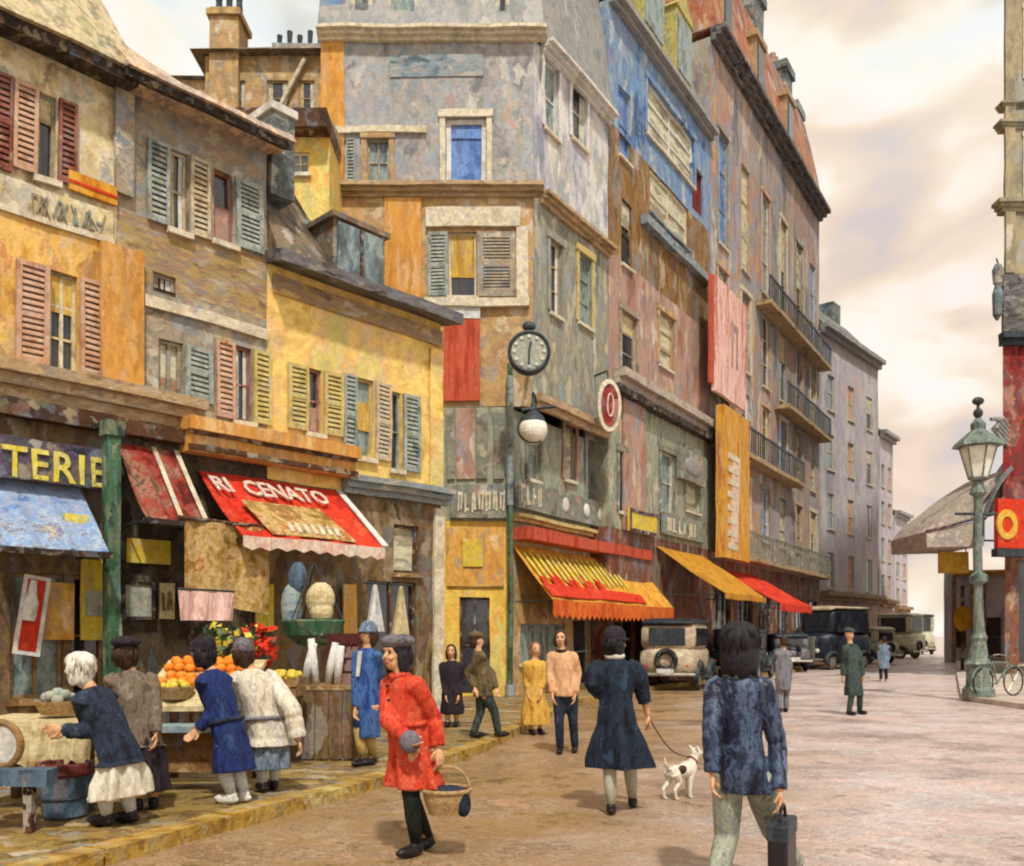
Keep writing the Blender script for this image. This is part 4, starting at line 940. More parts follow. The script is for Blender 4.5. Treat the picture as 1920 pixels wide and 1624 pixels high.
board(CF, 868, 1010, 905, 1062, .09, .02, M['poster_y'], 'poster', 'bright yellow bill pasted over the orange poster', 'poster')
# green drain pipe at the corner
p = P(957, 1200, YC - .25)
t = thing('drainpipe', 'tall green grey drainpipe at the foot of the corner building', 'pipe', (p.x, p.y, .1))
MB().tube([(0, 0, 0), (0, 0, 8.0)], .065, 10).build('pipe', M['post'], t); MB().tube([(0, 0, 4.6), (0, 0, 7.7)], .08, 10).build('sleeve', M['bluegrey'], t); MB().tube([(0, 0, .0), (0, 0, .3)], .12, 10).build('foot', M['bluegrey'], t)
# clock on its bracket and globe lamp under it
ax_f = Matrix(((1, 0, 0), (0, 0, -1), (0, 1, 0)))        # disc axis towards -y
p = P(992, 662, 20.6)
t = thing('street_clock', 'round clock with dark rim and white dial hanging at the building corner', 'clock', p)
R_ = 40 / F * 20.6
MB().lathe((0, 0, 0), [(R_ * .1, -.16), (R_ * .95, -.16), (R_, -.1), (R_, .08), (R_ * .96, .1), (R_ * .2, .1)], 32, ax_f).build('case', M['iron'], t)
MB().lathe((0, 0, 0), [(.01, .104), (R_ * .84, .104), (R_ * .84, .112), (.01, .112)], 32, ax_f).build('dial', M['poster_g'], t, wobble=0)
MB().torus((0, -.105, 0), R_ * .92, .045, ax_f, 32).build('rim', M['iron'], t, wobble=0)
for i in range(12):
    a = i * math.pi / 6; MB().ell((R_ * .7 * math.cos(a), -.125, R_ * .7 * math.sin(a)), (.045, .02, .045), n=8, m=6).build('hour_mark', M['white'], t, wobble=0)
q = MB(); q.tube([(0, -.14, 0), (0, -.14, -R_ * .62)], .02, 6); q.build('hand', M['iron'], t, wobble=0); MB().tube([(0, -.15, 0), (R_ * .08, -.15, R_ * .45)], .022, 6).build('hand', M['iron'], t, wobble=0)
MB().tube([(0, 0, R_), (.1, .6, R_ + .25), (.15, 1.45, R_ + .2)], .04, 8).ell((0, 0, R_ + .12), (.16, .1, .12)).build('bracket', M['iron'], t)
p = P(1000, 806, 20.8)
t = thing('globe_lamp', 'white globe lamp with dark cap on a wall bracket under the clock', 'lamp', p)
R_ = 27 / F * 20.8
MB().ell((0, 0, 0), (R_, R_, R_), n=20, m=12).build('globe', M['globe'], t, wobble=0)
MB().lathe((0, 0, R_ * .55), [(R_ * .9, 0), (R_ * .7, .12), (R_ * .3, .25), (.06, .42)], 18).torus((0, 0, .04), R_ + .02, .035, Matrix.Rotation(1.3, 3, 'X'), 24, a0=2, a1=5.2).build('cap', M['iron'], t, wobble=0)
MB().tube([(0, 0, R_ + .2), (0, .1, R_ + .55), (.1, 1.2, R_ + .6)], .035, 8).tube([(-.25, -.1, R_ + .1), (.5, 0, R_ + .2)], .04, 6).build('bracket', M['iron'], t)
# oval red sign
p = P(1141, 760, 24.2)
t = thing('hanging_sign', 'dark red oval hanging sign with pale border and letter O', 'sign', p, math.radians(20))
R_ = .62
q = MB(); n_ = 28
def oval(rx, rz, y0, y1): 
    return [[Vector((rx * k_ * math.cos(2 * math.pi * i / n_), y, rz * k_ * math.sin(2 * math.pi * i / n_))) for i in range(n_)] for y, k_ in ((y0, .97), (y0, 1), (y1, 1), (y1, .97))]
q.rings(oval(.36, .70, -.06, .06)); q.build('border', M['palec'], t)
MB().rings(oval(.26, .56, -.09, .09)).build('panel', M['rshop'], t)
q = MB(); pts = [(.09 * math.cos(a * math.pi / 10), -.1, .3 * math.sin(a * math.pi / 10)) for a in range(21)]; q.tube(pts, .025, 6); q.build('lettering', M['ltr_w'], t)
MB().tube([(0, 0, .7), (0, .1, .95), (-.1, 1.0, .98)], .03, 6).build('bracket', M['iron'], t)
# pink vertical banner, orange vertical sign, awnings on the street side
EF = e; FF = f
t, w, hh = board(FF, 1334, 545, 1393, 752, .55, .12, M['banner_p'], 'banner', 'long pink vertical banner hanging at the edge of the tall block', 'banner')
MB().box(-w / 2 - .34, -w / 2 - .02, -.1, 0, .2, hh * .98).build('red_strip', M['banner_r'], t)
strokes(t, -w * .1, w * .3, hh * .3, hh * .75, -.12, M['rose'], 1, seed=9, wd=.3)
t, w, hh = board(FF, 1342, 775, 1391, 1050, .5, .3, M['osign'], 'vertical_sign', 'tall golden orange vertical sign with pale letters above the red awning', 'sign')
strokes(t, -w * .3, w * .05, hh * .05, hh * .75, -.3, M['ltr_w'], 1, seed=5, wd=.8)
q = MB()
for i in range(8): q.box(-w * .36, w * .0, -.33, -.297, hh * (.06 + .085 * i), hh * (.10 + .085 * i))
q.build('lettering', M['palec'], t)
t, W_ = awning(BLf, 962, 1200, 1022, 1100, 1.1, 1.35, M['ycan'], 'awning', 'orange yellow awning with red painted lettering on the corner cafe', val=.46, vm=M['ovr'], vtop2=1075)
q = MB(); rnd = random.Random(2)
def oy(x, b_, up=.03): return Vector((x, -1.1 * b_, -1.35 * b_ + up))
for i in range(17):
    x = W_ * (.02 + .04 * i); q.slab(oy(x, .12 + rnd.random() * .06), oy(x + .09, .14), oy(x + .11, .62 + rnd.random() * .1), oy(x + .02, .62), (0, -.02, .02))
q.build('lettering', M['ltr_y'], t)
q = MB(); q.slab(oy(W_ * .0, .74), oy(W_ * .74, .78), oy(W_ * .74, .97), oy(0, .97), (0, -.03, .02))
for i in range(8): 
    x = W_ * (.01 + .055 * i + .02 * (i % 2)); q.slab(oy(x, .60 - .06 * (i % 3)), oy(x + .2, .62), oy(x + .22, .79), oy(x + .02, .79), (0, -.032, .022))
q.build('red_lettering', M['red'], t)
MB().box(-.1, W_ * .98, -.5, -.02, .12, .42).build('blind_box', M['banner_r'], t)
t, W_ = awning(EF, 1232, 1320, 1025, 1090, 2.2, 1.5, M['ocan'], 'awning', 'plain ochre awning between the cafe awning and the red one', val=.2, vm=M['ocan'], vtop2=1062)
t, W_ = awning(FF, 1352, 1420, 1068, 1100, 2.2, 1.3, M['red'], 'awning', 'small vivid red awning at the foot of the tall block', val=.3, vm=M['red'], vtop2=1085)
# small notice boards along the street side
board(EF, 1176, 960, 1228, 1000, .12, .1, M['poster_y'], 'shop_sign', 'small yellow sign with purple top above the cafe awning', 'sign', frame=M['plum'], fw=.08)
p_, w, hh = board(EF, 1268, 848, 1316, 905, .10, .15, M['signgrey'], 'shop_sign', 'grey rounded emblem sign on the blue storey house', 'sign')
q = MB(); q.ell((0, -.16, hh * .5), (w * .34, .06, hh * .3)); q.build('emblem', M['zinc'], p_)
p_, w, hh = board(EF, 1240, 970, 1318, 1010, .10, .1, M['signgrey'], 'shop_sign', 'grey sign with pale upright letters beside the yellow sign', 'sign')
strokes(p_, -w * .45, w * .3, hh * .1, hh * .8, -.1, M['palec'], 6, seed=12, slant=0, wd=.5)

# ---- right hand signs and awnings
p = P(1886, 985, 33)
t = thing('shop_sign', 'red shop sign with a yellow letter O on the right edge', 'sign', p, math.radians(12))
MB().box(-.42, 1.3, -.1, .1, -.85, .95).build('panel', M['red'], t)
q = MB(); q.rings([[Vector((-.06 + rr * .8 * math.cos(2 * math.pi * i / 24), y, rr * math.sin(2 * math.pi * i / 24))) for i in range(24)] for y, rr in ((-.1, .56), (-.16, .54), (-.16, .30), (-.1, .28))], cap=False); q.build('lettering', M['gold'], t)
MB().box(-.5, 1.4, -.14, .14, -1.15, -.87).build('lower_ledge', M['iron'], t); MB().tube([(1.2, .1, .5), (2.6, .8, .6)], .06, 6).build('bracket', M['iron'], t)
p = P(1786, 1055, 36)
t = thing('hanging_sign', 'plain golden yellow board hanging under the grey awning', 'sign', p)
MB().box(-.55, .62, -.06, .06, -.42, .42).build('panel', M['gold'], t)
MB().tube([(-.5, 0, .42), (-.5, 0, .9)], .025, 6).tube([(.55, 0, .42), (.55, 0, .9)], .025, 6).tube([(-.6, 0, .9), (2.6, .3, .9)], .04, 6).build('bracket', M['iron'], t)
p = P(1806, 1160, 38)
t = thing('hanging_sign', 'orange round board on the shop post behind the lamp', 'sign', (p.x, p.y, p.z))
MB().ell((0, 0, 0), (.42, .08, .55)).build('panel', M['ocan'], t); MB().box(-.06, .06, .02, .12, -p.z, 1.4).build('post', M['darkbrown'], t)
def side_awning(label, pts, m, vm):
    pts = [Vector(p_) for p_ in pts]; c = pts[0]
    t = thing('awning', label, 'awning', c)
    q = [p_ - c for p_ in pts]; mb = MB(); n_ = 8
    for i in range(n_):
        f0_, f1_ = i / n_, (i + 1) / n_
        def L2(a_, b_, k_): return a_.lerp(b_, k_)
        def mid(k_, r_): 
            A_ = L2(q[0], q[1], k_); B_ = L2(q[3], q[2], k_); x_ = A_.lerp(B_, r_); x_.z += .28 * math.sin(math.pi * r_); return x_
        for r0 in range(5):
            mb.slab(mid(f0_, r0 / 5), mid(f1_, r0 / 5), mid(f1_, (r0 + 1) / 5), mid(f0_, (r0 + 1) / 5), (0, 0, .04))
    mb.build('canopy', m, t)
    MB().slab(q[3] + Vector((0, 0, .03)), q[2] + Vector((0, 0, .03)), q[2] - Vector((0, 0, .75)), q[3] - Vector((0, 0, .75)), (.03, .03, 0)).build('valance', vm, t)
    MB().tube([q[3] + Vector((0, -.04, .02)), q[2] + Vector((0, -.04, .02))], .05, 6).build('front_rail', M['plum'], t)
    for i_, j_ in ((0, 3), (1, 2)): MB().tube([q[i_] - Vector((0, 0, .6)), q[j_]], .03, 6).build('arm', M['plum'], t)
p = P(1846, 992, 36)
t = thing('awning', 'pale grey pointed awning slanting down behind the street lamp', 'awning', p)
hx, hz, hy = 142 / F * 36, 112 / F * 36, 1.6
q = MB(); rs = []
for i in range(13):
    a_ = math.pi / 2 * i / 12; u_ = i / 12; rs.append([Vector((-hx * (1 - u_), -hy * k_, hz * (u_ ** .82) - hz * .12)) for k_ in [-1 + .2 * j for j in range(11)]])
for i in range(12):
    for j in range(10): q.quad(rs[i][j], rs[i][j + 1], rs[i + 1][j + 1], rs[i + 1][j])
cheek = [rs[i][10] for i in range(13)]
q.add(cheek + [Vector((0, -hy, hz * .22))], [tuple(range(14))])
o = q.build('canopy', M['greycan'], t, wobble=.04, seg=1.0); sl_ = o.modifiers.new('Solidify', 'SOLIDIFY'); sl_.thickness = .03
MB().hexa([(-hx - .03, -hy - .03, -hz * .12 - .6), (-.9, -hy - .03, -hz * .12 - .55), (-.9, hy, -hz * .12 - .55), (-hx - .03, hy, -hz * .12 - .6), (-hx - .05, -hy - .05, -hz * .12 - .04), (-.9, -hy - .05, hz * .08), (-.9, hy, hz * .08), (-hx - .05, hy, -hz * .12 - .04)]).build('valance', M['greycan'], t)
MB().tube([(-hx - .06, -hy - .07, -hz * .12), (-.1, -hy - .07, hz * .2)], .055, 6).build('front_rail', M['plum'], t)
MB().tube([(-hx * .35, -hy - .08, hz * .3), (-.1, -hy - .08, hz * .75)], .04, 6).build('arm', M['plum'], t)
side_awning('narrow blue grey awning close to the red wall', [P(1888, 862, 36), P(1900, 880, 33), P(1846, 975, 33), P(1838, 955, 36)], M['ledge'], M['ledge'])
for u, v, hgt, lb in ((1871, 515, .9, 'upper dark drop lantern on the tall right building'), (1871, 565, 1.3, 'lower longer grey drop lantern on the tall right building')):
    p = P(u, v, 34)
    t = thing('wall_lantern', lb, 'lantern', p)
    MB().lathe((0, 0, 0), [(.04, -hgt * .55), (.16, -hgt * .4), (.2, hgt * .2), (.12, hgt * .4), (.03, hgt * .5)], 10).build('body', M['slate'], t)
    MB().tube([(0, 0, hgt * .5), (.1, .3, hgt * .8), (.9, 1.4, hgt * .8)], .03, 6).build('bracket', M['iron'], t)

# ---- street lamp
p = G(1834, 1306, .12)
t = thing('street_lamp', 'tall green grey cast iron street lamp with glass lantern on the right', 'lamp', p)
def sz(v): return EYE - (v - HV) / F * p.y - .12
MB().lathe((0, 0, 0), [(.36, 0), (.36, .18), (.27, .25), (.24, .7), (.30, .78), (.22, .9), (.16, 1.3), (.19, 1.4), (.13, 1.55)], 14).build('base', M['lampiron'], t)
zt = sz(905)
MB().lathe((0, 0, 1.5), [(.13, 0), (.10, 1.2), (.10, zt - 1.7)], 12).lathe((0, 0, sz(1095)), [(.1, 0), (.2, .06), (.2, .2), (.1, .3)], 12).lathe((0, 0, zt - .35), [(.1, 0), (.2, .1), (.12, .3), (.1, .4)], 12).build('shaft', M['lampiron'], t)
MB().tube([(-.55, 0, zt - .75), (.45, 0, zt - .75)], .035, 8).build('cross_bar', M['iron'], t)
z0 = zt + .1
def sq(w_, z_): return [Vector((w_ * math.cos(math.pi / 6 + i * math.pi / 3), w_ * math.sin(math.pi / 6 + i * math.pi / 3), z_)) for i in range(6)]
lan = MB().rings([sq(.20, z0), sq(.40, z0 + .75)]).build('lantern_glass', M['globe'], t, wobble=0)
q = MB()
A_, B_ = sq(.205, z0), sq(.405, z0 + .75)
for i in range(6): q.tube([A_[i], B_[i]], .02, 5)
q.torus((0, 0, z0), .2, .025, n=18); q.torus((0, 0, z0 + .75), .4, .03, n=18); q.build('lantern_frame', M['lampiron'], lan, wobble=0)
MB().rings([sq(.58, z0 + .76), sq(.52, z0 + .86), sq(.26, z0 + 1.08), sq(.16, z0 + 1.16), sq(.17, z0 + 1.3), sq(.05, z0 + 1.46)]).build('lantern_roof', M['lampiron'], t, wobble=0)
MB().ell((0, 0, z0 + 1.56), (.11, .11, .12)).ell((0, 0, z0 + 1.85), (.14, .1, .1)).tube([(0, 0, z0 + 1.5), (0, 0, z0 + 1.9)], .04, 6).build('finial', M['iron'], t, wobble=0)

# ================================================================== PEOPLE
def hand(mb, w, d, n, s=1.0, curl=.6):
    d = d.normalized(); n = (n - d * n.dot(d)).normalized(); sd = d.cross(n)
    R = Matrix((sd, d, n)).transposed()
    mb.ell(w + d * .05 * s, (.036 * s, .052 * s, .017 * s), R, 10, 7)
    for i, ln in enumerate((.068, .078, .072, .056)):
        b0 = w + d * .085 * s + sd * (-.028 + .0187 * i) * s
        c1, c2 = curl * .7 + .05 * i, curl * 1.7
        m_ = b0 + (d * math.cos(c1) + n * math.sin(c1)) * ln * .55 * s
        e_ = m_ + (d * math.cos(c2) + n * math.sin(c2)) * ln * .5 * s
        mb.tube([b0 - d * .02 * s, b0, m_, e_], [.010 * s, .0098 * s, .009 * s, .0078 * s], 7)
    b0 = w + d * .03 * s - sd * .03 * s
    m_ = b0 + (d * .6 - sd * .7 + n * .35).normalized() * .04 * s
    mb.tube([b0, m_, m_ + (d * .85 - sd * .15 + n * .5).normalized() * .032 * s], [.013 * s, .011 * s, .009 * s], 7)
class Person:
    def __init__(s, label, Y, z0, head, neck, pelvis, feet, arms, a, group=None, sw=.172, face=None, knees=None, curl=.6):
        sw = sw * .9
        s.Y = Y
        fx = sum((u - CX) / F * (Y + (d_ if True else 0)) for u, v, d_ in feet) / 2
        fy = Y + sum(d_ for _, _, d_ in feet) / 2
        s.o = Vector((fx, fy, z0)); s.t = thing('person', label, 'person', s.o, 0, group)
        J = lambda p: P(p[0], p[1], Y + (p[2] if len(p) > 2 else 0)) - s.o
        s.head, s.neck, s.pel = J(head), J(neck), J(pelvis)
        s.feet = []
        for f_ in feet:
            p = J(f_); p.z = .075; s.feet.append(p)
        s.fm = (s.feet[0] + s.feet[1]) / 2
        ar = math.radians(a); s.fw = Vector((math.cos(ar), math.sin(ar), 0)); s.sd = Vector((math.sin(ar), -math.cos(ar), 0))
        fa = math.radians(face if face is not None else a); s.ff = Vector((math.cos(fa), math.sin(fa), 0)); s.fs = Vector((math.sin(fa), -math.cos(fa), 0))
        ax = (s.neck - s.pel).normalized(); s.ax = ax
        s.sh = [s.neck - ax * .075 + s.sd * (g_ * sw) for g_ in (1, -1)]
        s.arms = [[J(q) for q in a_] for a_ in arms]
        hp = [s.pel + s.sd * (g_ * .085) - UP * .02 for g_ in (1, -1)]
        order = [0, 1] if (s.feet[0] - s.feet[1]).dot(s.sd) >= 0 else [1, 0]
        s.legs = []
        for i in (0, 1):
            ft = s.feet[order[i]]; h_ = hp[i]
            kn = h_.lerp(ft, .5) + s.fw * .045 if not knees else J(knees[order[i]])
            s.legs.append((h_, kn, ft))
        s.near = Y < 9.5
        # ---- body: one surface
        q = MB()
        def ring(c, rw, rd, n=14):
            b_ = ax.cross(s.sd)
            return [c + s.sd * (rw * math.cos(2 * math.pi * i / n)) + b_ * (rd * math.sin(2 * math.pi * i / n)) for i in range(n)]
        L_ = s.pel.lerp
        q.rings([ring(L_(s.neck, -.1), .12, .08), ring(s.pel, .14, .095), ring(L_(s.neck, .35), .11, .08), ring(L_(s.neck, .75), .15, .1), ring(L_(s.neck, .95), .12, .07), ring(L_(s.neck, 1.02), .05, .05)])
        q.tube([L_(s.neck, .92), s.neck, s.head - UP * .03], [.06, .052, .05], 12)
        for h_, k_, a_ in s.legs: q.tube([h_, k_, a_.lerp(k_, .55), a_], [.082, .056, .053, .034], 12)
        for h_, k_, a_ in s.legs:
            R = Matrix((s.sd, s.fw, UP)).transposed(); q.ell(a_ + s.fw * .06 - UP * .03, (.036, .11, .036), R)
        for sh_, (e_, w_) in zip(s.sh, s.arms):
            q.tube([sh_, e_, w_], [.046, .037, .026], 10)
            hand(q, w_, w_ - e_, -s.sd if sh_ is s.sh[0] else s.sd, 1.0, curl)
        R = Matrix((s.fs, s.ff, UP)).transposed(); h = s.head
        q.ell(h + UP * .02, (.073, .090, .095), R, 16, 11); q.ell(h + s.ff * .022 - UP * .045, (.055, .066, .07), R, 14, 9)
        q.tube([h + s.ff * .082 + UP * .02, h + s.ff * .105 - UP * .012, h + s.ff * .088 - UP * .025], [.009, .014, .010], 8)
        for g_ in (1, -1): q.ell(h + s.fs * (.074 * g_) - UP * .005, (.012, .02, .032), R, 8, 6)
        for g_ in (1, -1): q.ell(h + s.fs * (.034 * g_) + s.ff * .074 - UP * .02, (.02, .02, .018), R, 8, 6)
        q.ell(h + s.ff * .076 + UP * .045, (.05, .02, .014), R, 8, 6); q.ell(h + s.ff * .086 - UP * .055, (.024, .012, .010), R, 8, 6)
        s.R = R
        vox = .0065 if s.near else (.012 if Y < 14 else .02)
        q.build('body', M['skin'], s.t, wobble=0, voxel=vox)
        if Y < 15:
            for g_ in (1, -1):
                MB().ell(h + s.fs * (.031 * g_) + s.ff * .083 + UP * .022, (.014, .010, .010), R, 8, 6).build('eye', M['eye'], s.t, wobble=0)
            MB().ell(h + s.ff * .088 - UP * .052, (.026, .012, .009), R, 8, 6).build('mouth', M['lip'], s.t, wobble=0)
    def ctr(s, fr): return s.pel.lerp(s.neck, fr) if fr >= 0 else s.pel.lerp(s.fm, -fr)
    def shell(s, name, m, rings, sleeves=None, ripple=.0, vox=None, rip_n=7, seed=0, extra=None, smooth=True):
        """garment lofted round the figure; rings (fraction, half width, half depth[, shift forward])"""
        q = MB(); rs = []; n = 56
        dense = []
        for i in range(len(rings) - 1):
            A_, B_ = (list(rings[i]) + [0])[:4], (list(rings[i + 1]) + [0])[:4]; kk = max(1, int(abs(B_[0] - A_[0]) / .05))
            for j in range(kk): 
                f_ = j / kk; dense.append([A_[x] + (B_[x] - A_[x]) * f_ for x in range(4)])
        dense.append((list(rings[-1]) + [0])[:4])
        top = rings[-1][0]
        for fr, rw, rd, shf in dense:
            c = s.ctr(fr) + s.fw * shf
            ax = s.ax if fr > .05 else (s.ax.lerp(UP, .7)).normalized(); b_ = ax.cross(s.sd)
            k_ = ripple * max(0, min(1, (.5 - fr) / .9)); w_ = .0 if fr > .93 else 1.0
            def rr(t): return 1 + k_ * math.sin(rip_n * t + seed + fr * 1.2) + k_ * .6 * math.sin((rip_n + 4) * t + seed * 2.3 - fr * 2) + w_ * (.022 * math.sin(4 * t + 9 * fr + seed) + .016 * math.sin(9 * t - 13 * fr + seed * 3) + .012 * math.sin(14 * t + 21 * fr))
            rs.append([c + s.sd * (rw * math.cos(t) * rr(t)) + b_ * (rd * math.sin(t) * rr(t)) for t in (2 * math.pi * i / n for i in range(n))])
        q.rings(rs)
        if sleeves:
            r0, r1, r2, upto = sleeves
            for sh_, (e_, w_) in zip(s.sh, s.arms):
                en = e_.lerp(w_, upto)
                pts = [sh_ + (s.neck - sh_) * .3]; rad = [r0 * .9]
                for i in range(7): pts.append(sh_.lerp(e_, i / 7)); rad.append((r0 + (r1 - r0) * i / 7) * (1 + .045 * math.sin(i * 2.6 + seed)))
                for i in range(8): pts.append(e_.lerp(en, i / 7)); rad.append((r1 + (r2 - r1) * i / 7) * (1 + .06 * math.sin(i * 2.4 + seed)))
                q.tube(pts, rad, 16)
        if extra: extra(q)
        return q.build(name, m, s.t, wobble=.008 if s.near else 0, seg=9, voxel=vox or (.009 if s.near else .018), smooth=True)
    def legwear(s, name, m, r=(.09, .066, .055), upto=1.0, hips=True, vox=None):
        q = MB()
        for h_, k_, a_ in s.legs:
            en = k_.lerp(a_, upto)
            q.tube([h_ + UP * .03, h_.lerp(k_, .5), k_, k_.lerp(en, .5), en], [r[0], (r[0] + r[1]) * .52, r[1], (r[1] + r[2]) / 2, r[2]], 12)
        if hips: q.ell(s.pel - UP * .01, (.15, .112, .13), Matrix((s.sd, s.fw, UP)).transposed())
        return q.build(name, m, s.t, wobble=.006 if s.near else 0, seg=9, voxel=vox or (.011 if s.near else .02), smooth=True)
    def stockings(s, m):
        for h_, k_, a_ in s.legs: MB().tube([k_ + UP * .05, k_, a_.lerp(k_, .55), a_ + UP * .02], [.064, .063, .059, .041], 12).build('stocking', m, s.t, wobble=0, smooth=True)
    def shoes(s, m, h=.055):
        R = Matrix((s.sd, s.fw, UP)).transposed()
        for h_, k_, a_ in s.legs:
            c = a_ + s.fw * .055
            MB().ell(c - UP * .032, (.046, .13, .044), R, 14, 9).ell(a_ - UP * .01, (.045, .055, .06), R, 12, 8).box(c.x - .02, c.x + .02, c.y - .02, c.y + .02, 0.0 - .002, .05).build('shoe', m, s.t, wobble=0, smooth=True)
    def hair(s, m, long=.0, vol=1.0, front=.02):
        q = MB(); h = s.head
        q.ell(h + UP * .045 - s.ff * front, (.086 * vol, .096 * vol, .092 * vol), s.R, 16, 11)
        q.ell(h - s.ff * .05 - UP * (.02 + long * .3), (.08 * vol, .065 * vol, .09 + long * .6), s.R, 14, 9)
        if long:
            for g_ in (1, -1): q.ell(h + s.fs * (.068 * g_ * vol) - s.ff * .015 - UP * (.02 + long * .35), (.03, .06, .07 + long * .55), s.R, 10, 8)
        o = q.build('hair', m, s.t, wobble=.012, seg=.05, voxel=.01 if s.near else .018, smooth=True)
        return o
    def locks(s, ho, m, n=120, r=.098, drop=1.0, zoff=.045, lo=-.45, hi=1.25):
        q = MB(); rnd = random.Random(n)
        for i in range(n):
            th_, ph_ = rnd.uniform(0, 6.28), rnd.uniform(lo, hi); d_ = Vector((math.cos(th_) * math.cos(ph_), math.sin(th_) * math.cos(ph_), math.sin(ph_)))
            if d_.dot(s.ff) > .35 and d_.z < .62: continue
            c0_ = s.head - s.ff * .02 + UP * (zoff * .6)
            s0_ = c0_ + d_ * (r * .93); tn = Vector((d_.x, d_.y, 0)) * .5 - UP * (.4 + .6 * (1 - max(0, d_.z))); tn = (tn - d_ * tn.dot(d_)).normalized()
            ln = rnd.uniform(.05, .10) * drop
            q.tube([s0_ - tn * ln * .5, s0_ + d_ * .012, s0_ + tn * ln * .6 + d_ * .008, s0_ + tn * ln - d_ * .004 - UP * .01], [.004, .011, .009, .003], 5)
        q.build('hair_lock', m, ho, wobble=.004, seg=9, smooth=True)
    def hat(s, kind, m, band=None):
        h = s.head; q = MB(); R = s.R
        if kind == 'beret': q.ell(h + UP * .10 - s.ff * .02, (.125, .135, .055), R, 18, 9).ell(h + UP * .075, (.093, .105, .04), R, 16, 7)
        elif kind == 'cloche': q.ell(h + UP * .065 - s.ff * .012, (.098, .112, .098), R, 18, 10).ell(h + UP * .035 + s.ff * .015, (.115, .135, .016), R, 18, 6)
        elif kind == 'brim': q.ell(h + UP * .075, (.175, .185, .014), R, 22, 6).ell(h + UP * .12, (.093, .105, .07), R, 18, 9)
        elif kind == 'cap': q.ell(h + UP * .085 - s.ff * .01, (.108, .12, .06), R, 18, 9).ell(h + UP * .06 + s.ff * .085, (.075, .07, .014), R, 14, 6)
        elif kind == 'scarf': q.ell(h + UP * .03 - s.ff * .02, (.094, .105, .12), R, 18, 11).ell(h - UP * .09 - s.ff * .05, (.075, .075, .07), R, 14, 8)
        return q.build('hat' if kind != 'scarf' else 'headscarf', m, s.t, wobble=.006, seg=9, voxel=.009 if s.near else .018, smooth=True)
def buttons(p, m, n=4, fr0=.15, fr1=.8, out=.15, side=0.0):
    for i in range(n):
        fr = fr0 + (fr1 - fr0) * i / (n - 1); q_ = p.ctr(fr) + p.fw * out + p.sd * side
        MB().ell(q_, (.014, .014, .014), None, 8, 6).build('button', m, p.t, wobble=0, smooth=True)
def belt(p, m, fr=.3, rw=.172, rd=.134):
    b_ = p.ax.cross(p.sd); c_ = p.ctr(fr)
    pts = [c_ + p.sd * (rw * math.cos(t_)) + b_ * (rd * math.sin(t_)) for t_ in [2 * math.pi * i / 28 for i in range(29)]]
    MB().tube(pts, .02, 8).build('belt', m, p.t, wobble=.006, seg=9, smooth=True)
COAT = [(-.05, .17, .135), (.12, .163, .13), (.35, .146, .118), (.62, .16, .126), (.84, .166, .11), (.95, .132, .086), (1.03, .064, .064)]
def coat(hem, hw, hd, k=1.0):
    mids = []
    n = max(1, int((-.05 - hem) / .22))
    for i in range(n): 
        f_ = i / n; mids.append((hem + (-.05 - hem) * f_, hw + (.185 - hw) * f_, hd + (.14 - hd) * f_))
    return [(a_, b_ * k, c_ * k) for a_, b_, c_ in mids + COAT]
navy = cloth('dark_navy_wool', ['12141e', '1c2434', '2a3448', '16202a', '3a465c'], (14, 14, 5))
navy2 = cloth('navy_leather_jacket', ['0c1018', '141c2c', '24324a', '4a5a72', '1c1c3a', '141826', '5a6c84'], (7, 7, 2.4), rough=.42, cell=.3)
whitew = cloth('white_apron_cloth', ['b8b0a0', 'd0c8b4', 'dcd6c6', 'c4bca0'], (14, 14, 5))
brownw = cloth('grey_brown_wool', ['4c4238', '6a5c4c', '7d6c58', '5a5048', '8a7a68'], (14, 14, 5))
darkw = cloth('black_purple_wool', ['16121a', '241c24', '30262c', '1c1a20'], (14, 14, 5))
bluew = cloth('deep_blue_wool', ['0c1438', '182458', '22346c', '101840', '2c4470'], (14, 14, 4))
creamw = cloth('cream_white_wool', ['b0a690', 'cfc4aa', 'ddd4bc', 'a8a0a0', 'e0d8c4'], (12, 12, 4))
bgrey = cloth('blue_grey_wool', ['4a5868', '62748a', '7f8f9c', '566272'], (14, 14, 4))
bluedr = cloth('blue_dress_cloth', ['1c3468', '2c4c8c', '3a60a0', '4a6a94', '24407c'], (14, 14, 4))
redc = cloth('red_orange_coat_wool', ['a82a18', 'c43a20', 'd05030', 'b83220', 'd46a48', 'c02020'], (12, 12, 4))
greyfelt = cloth('grey_felt', ['4a4648', '68626a', '7a747a', '56525c'], (18, 18, 18))
olivew = cloth('olive_brown_tweed', ['3a3020', '5c4c30', '6e5e40', '4a3c2c', '7a7050'], (16, 16, 7))
dgreenw = cloth('dark_green_wool', ['222c28', '34423c', '46564e', '2a3238'], (14, 14, 4))
peach = cloth('peach_shirt_cotton', ['b5845c', 'cc9a70', 'd8b088', 'c0906a'], (14, 14, 5))
ochred = cloth('ochre_dress_cloth', ['a87a2c', 'c4943c', 'd0a850', 'b88a38'], (12, 12, 4))
blackw = cloth('black_blue_wool', ['0c1016', '141c28', '202e40', '0e141c', '2c4054'], (10, 10, 3))
paletr = cloth('pale_grey_green_trouser', ['6f7468', '8f9484', 'a8a890', '7a8484', '9c9c80'], (12, 12, 4))
greyw = cloth('mid_grey_wool', ['58585c', '6e6e74', '808084', '64666a'], (14, 14, 4))
wstock = cloth('white_stocking', ['b8c0c8', 'd0d6da', 'c4c8cc'], (20, 20, 8))
dstock = cloth('black_green_stocking', ['10140f', '1c241e', '181c1e'], (20, 20, 8))
tstock = cloth('tan_stocking', ['a88850', 'c0a468', 'b4965c'], (20, 20, 8))
SHOP = 'shoppers at the market stalls'; WALK = 'people walking in the street'
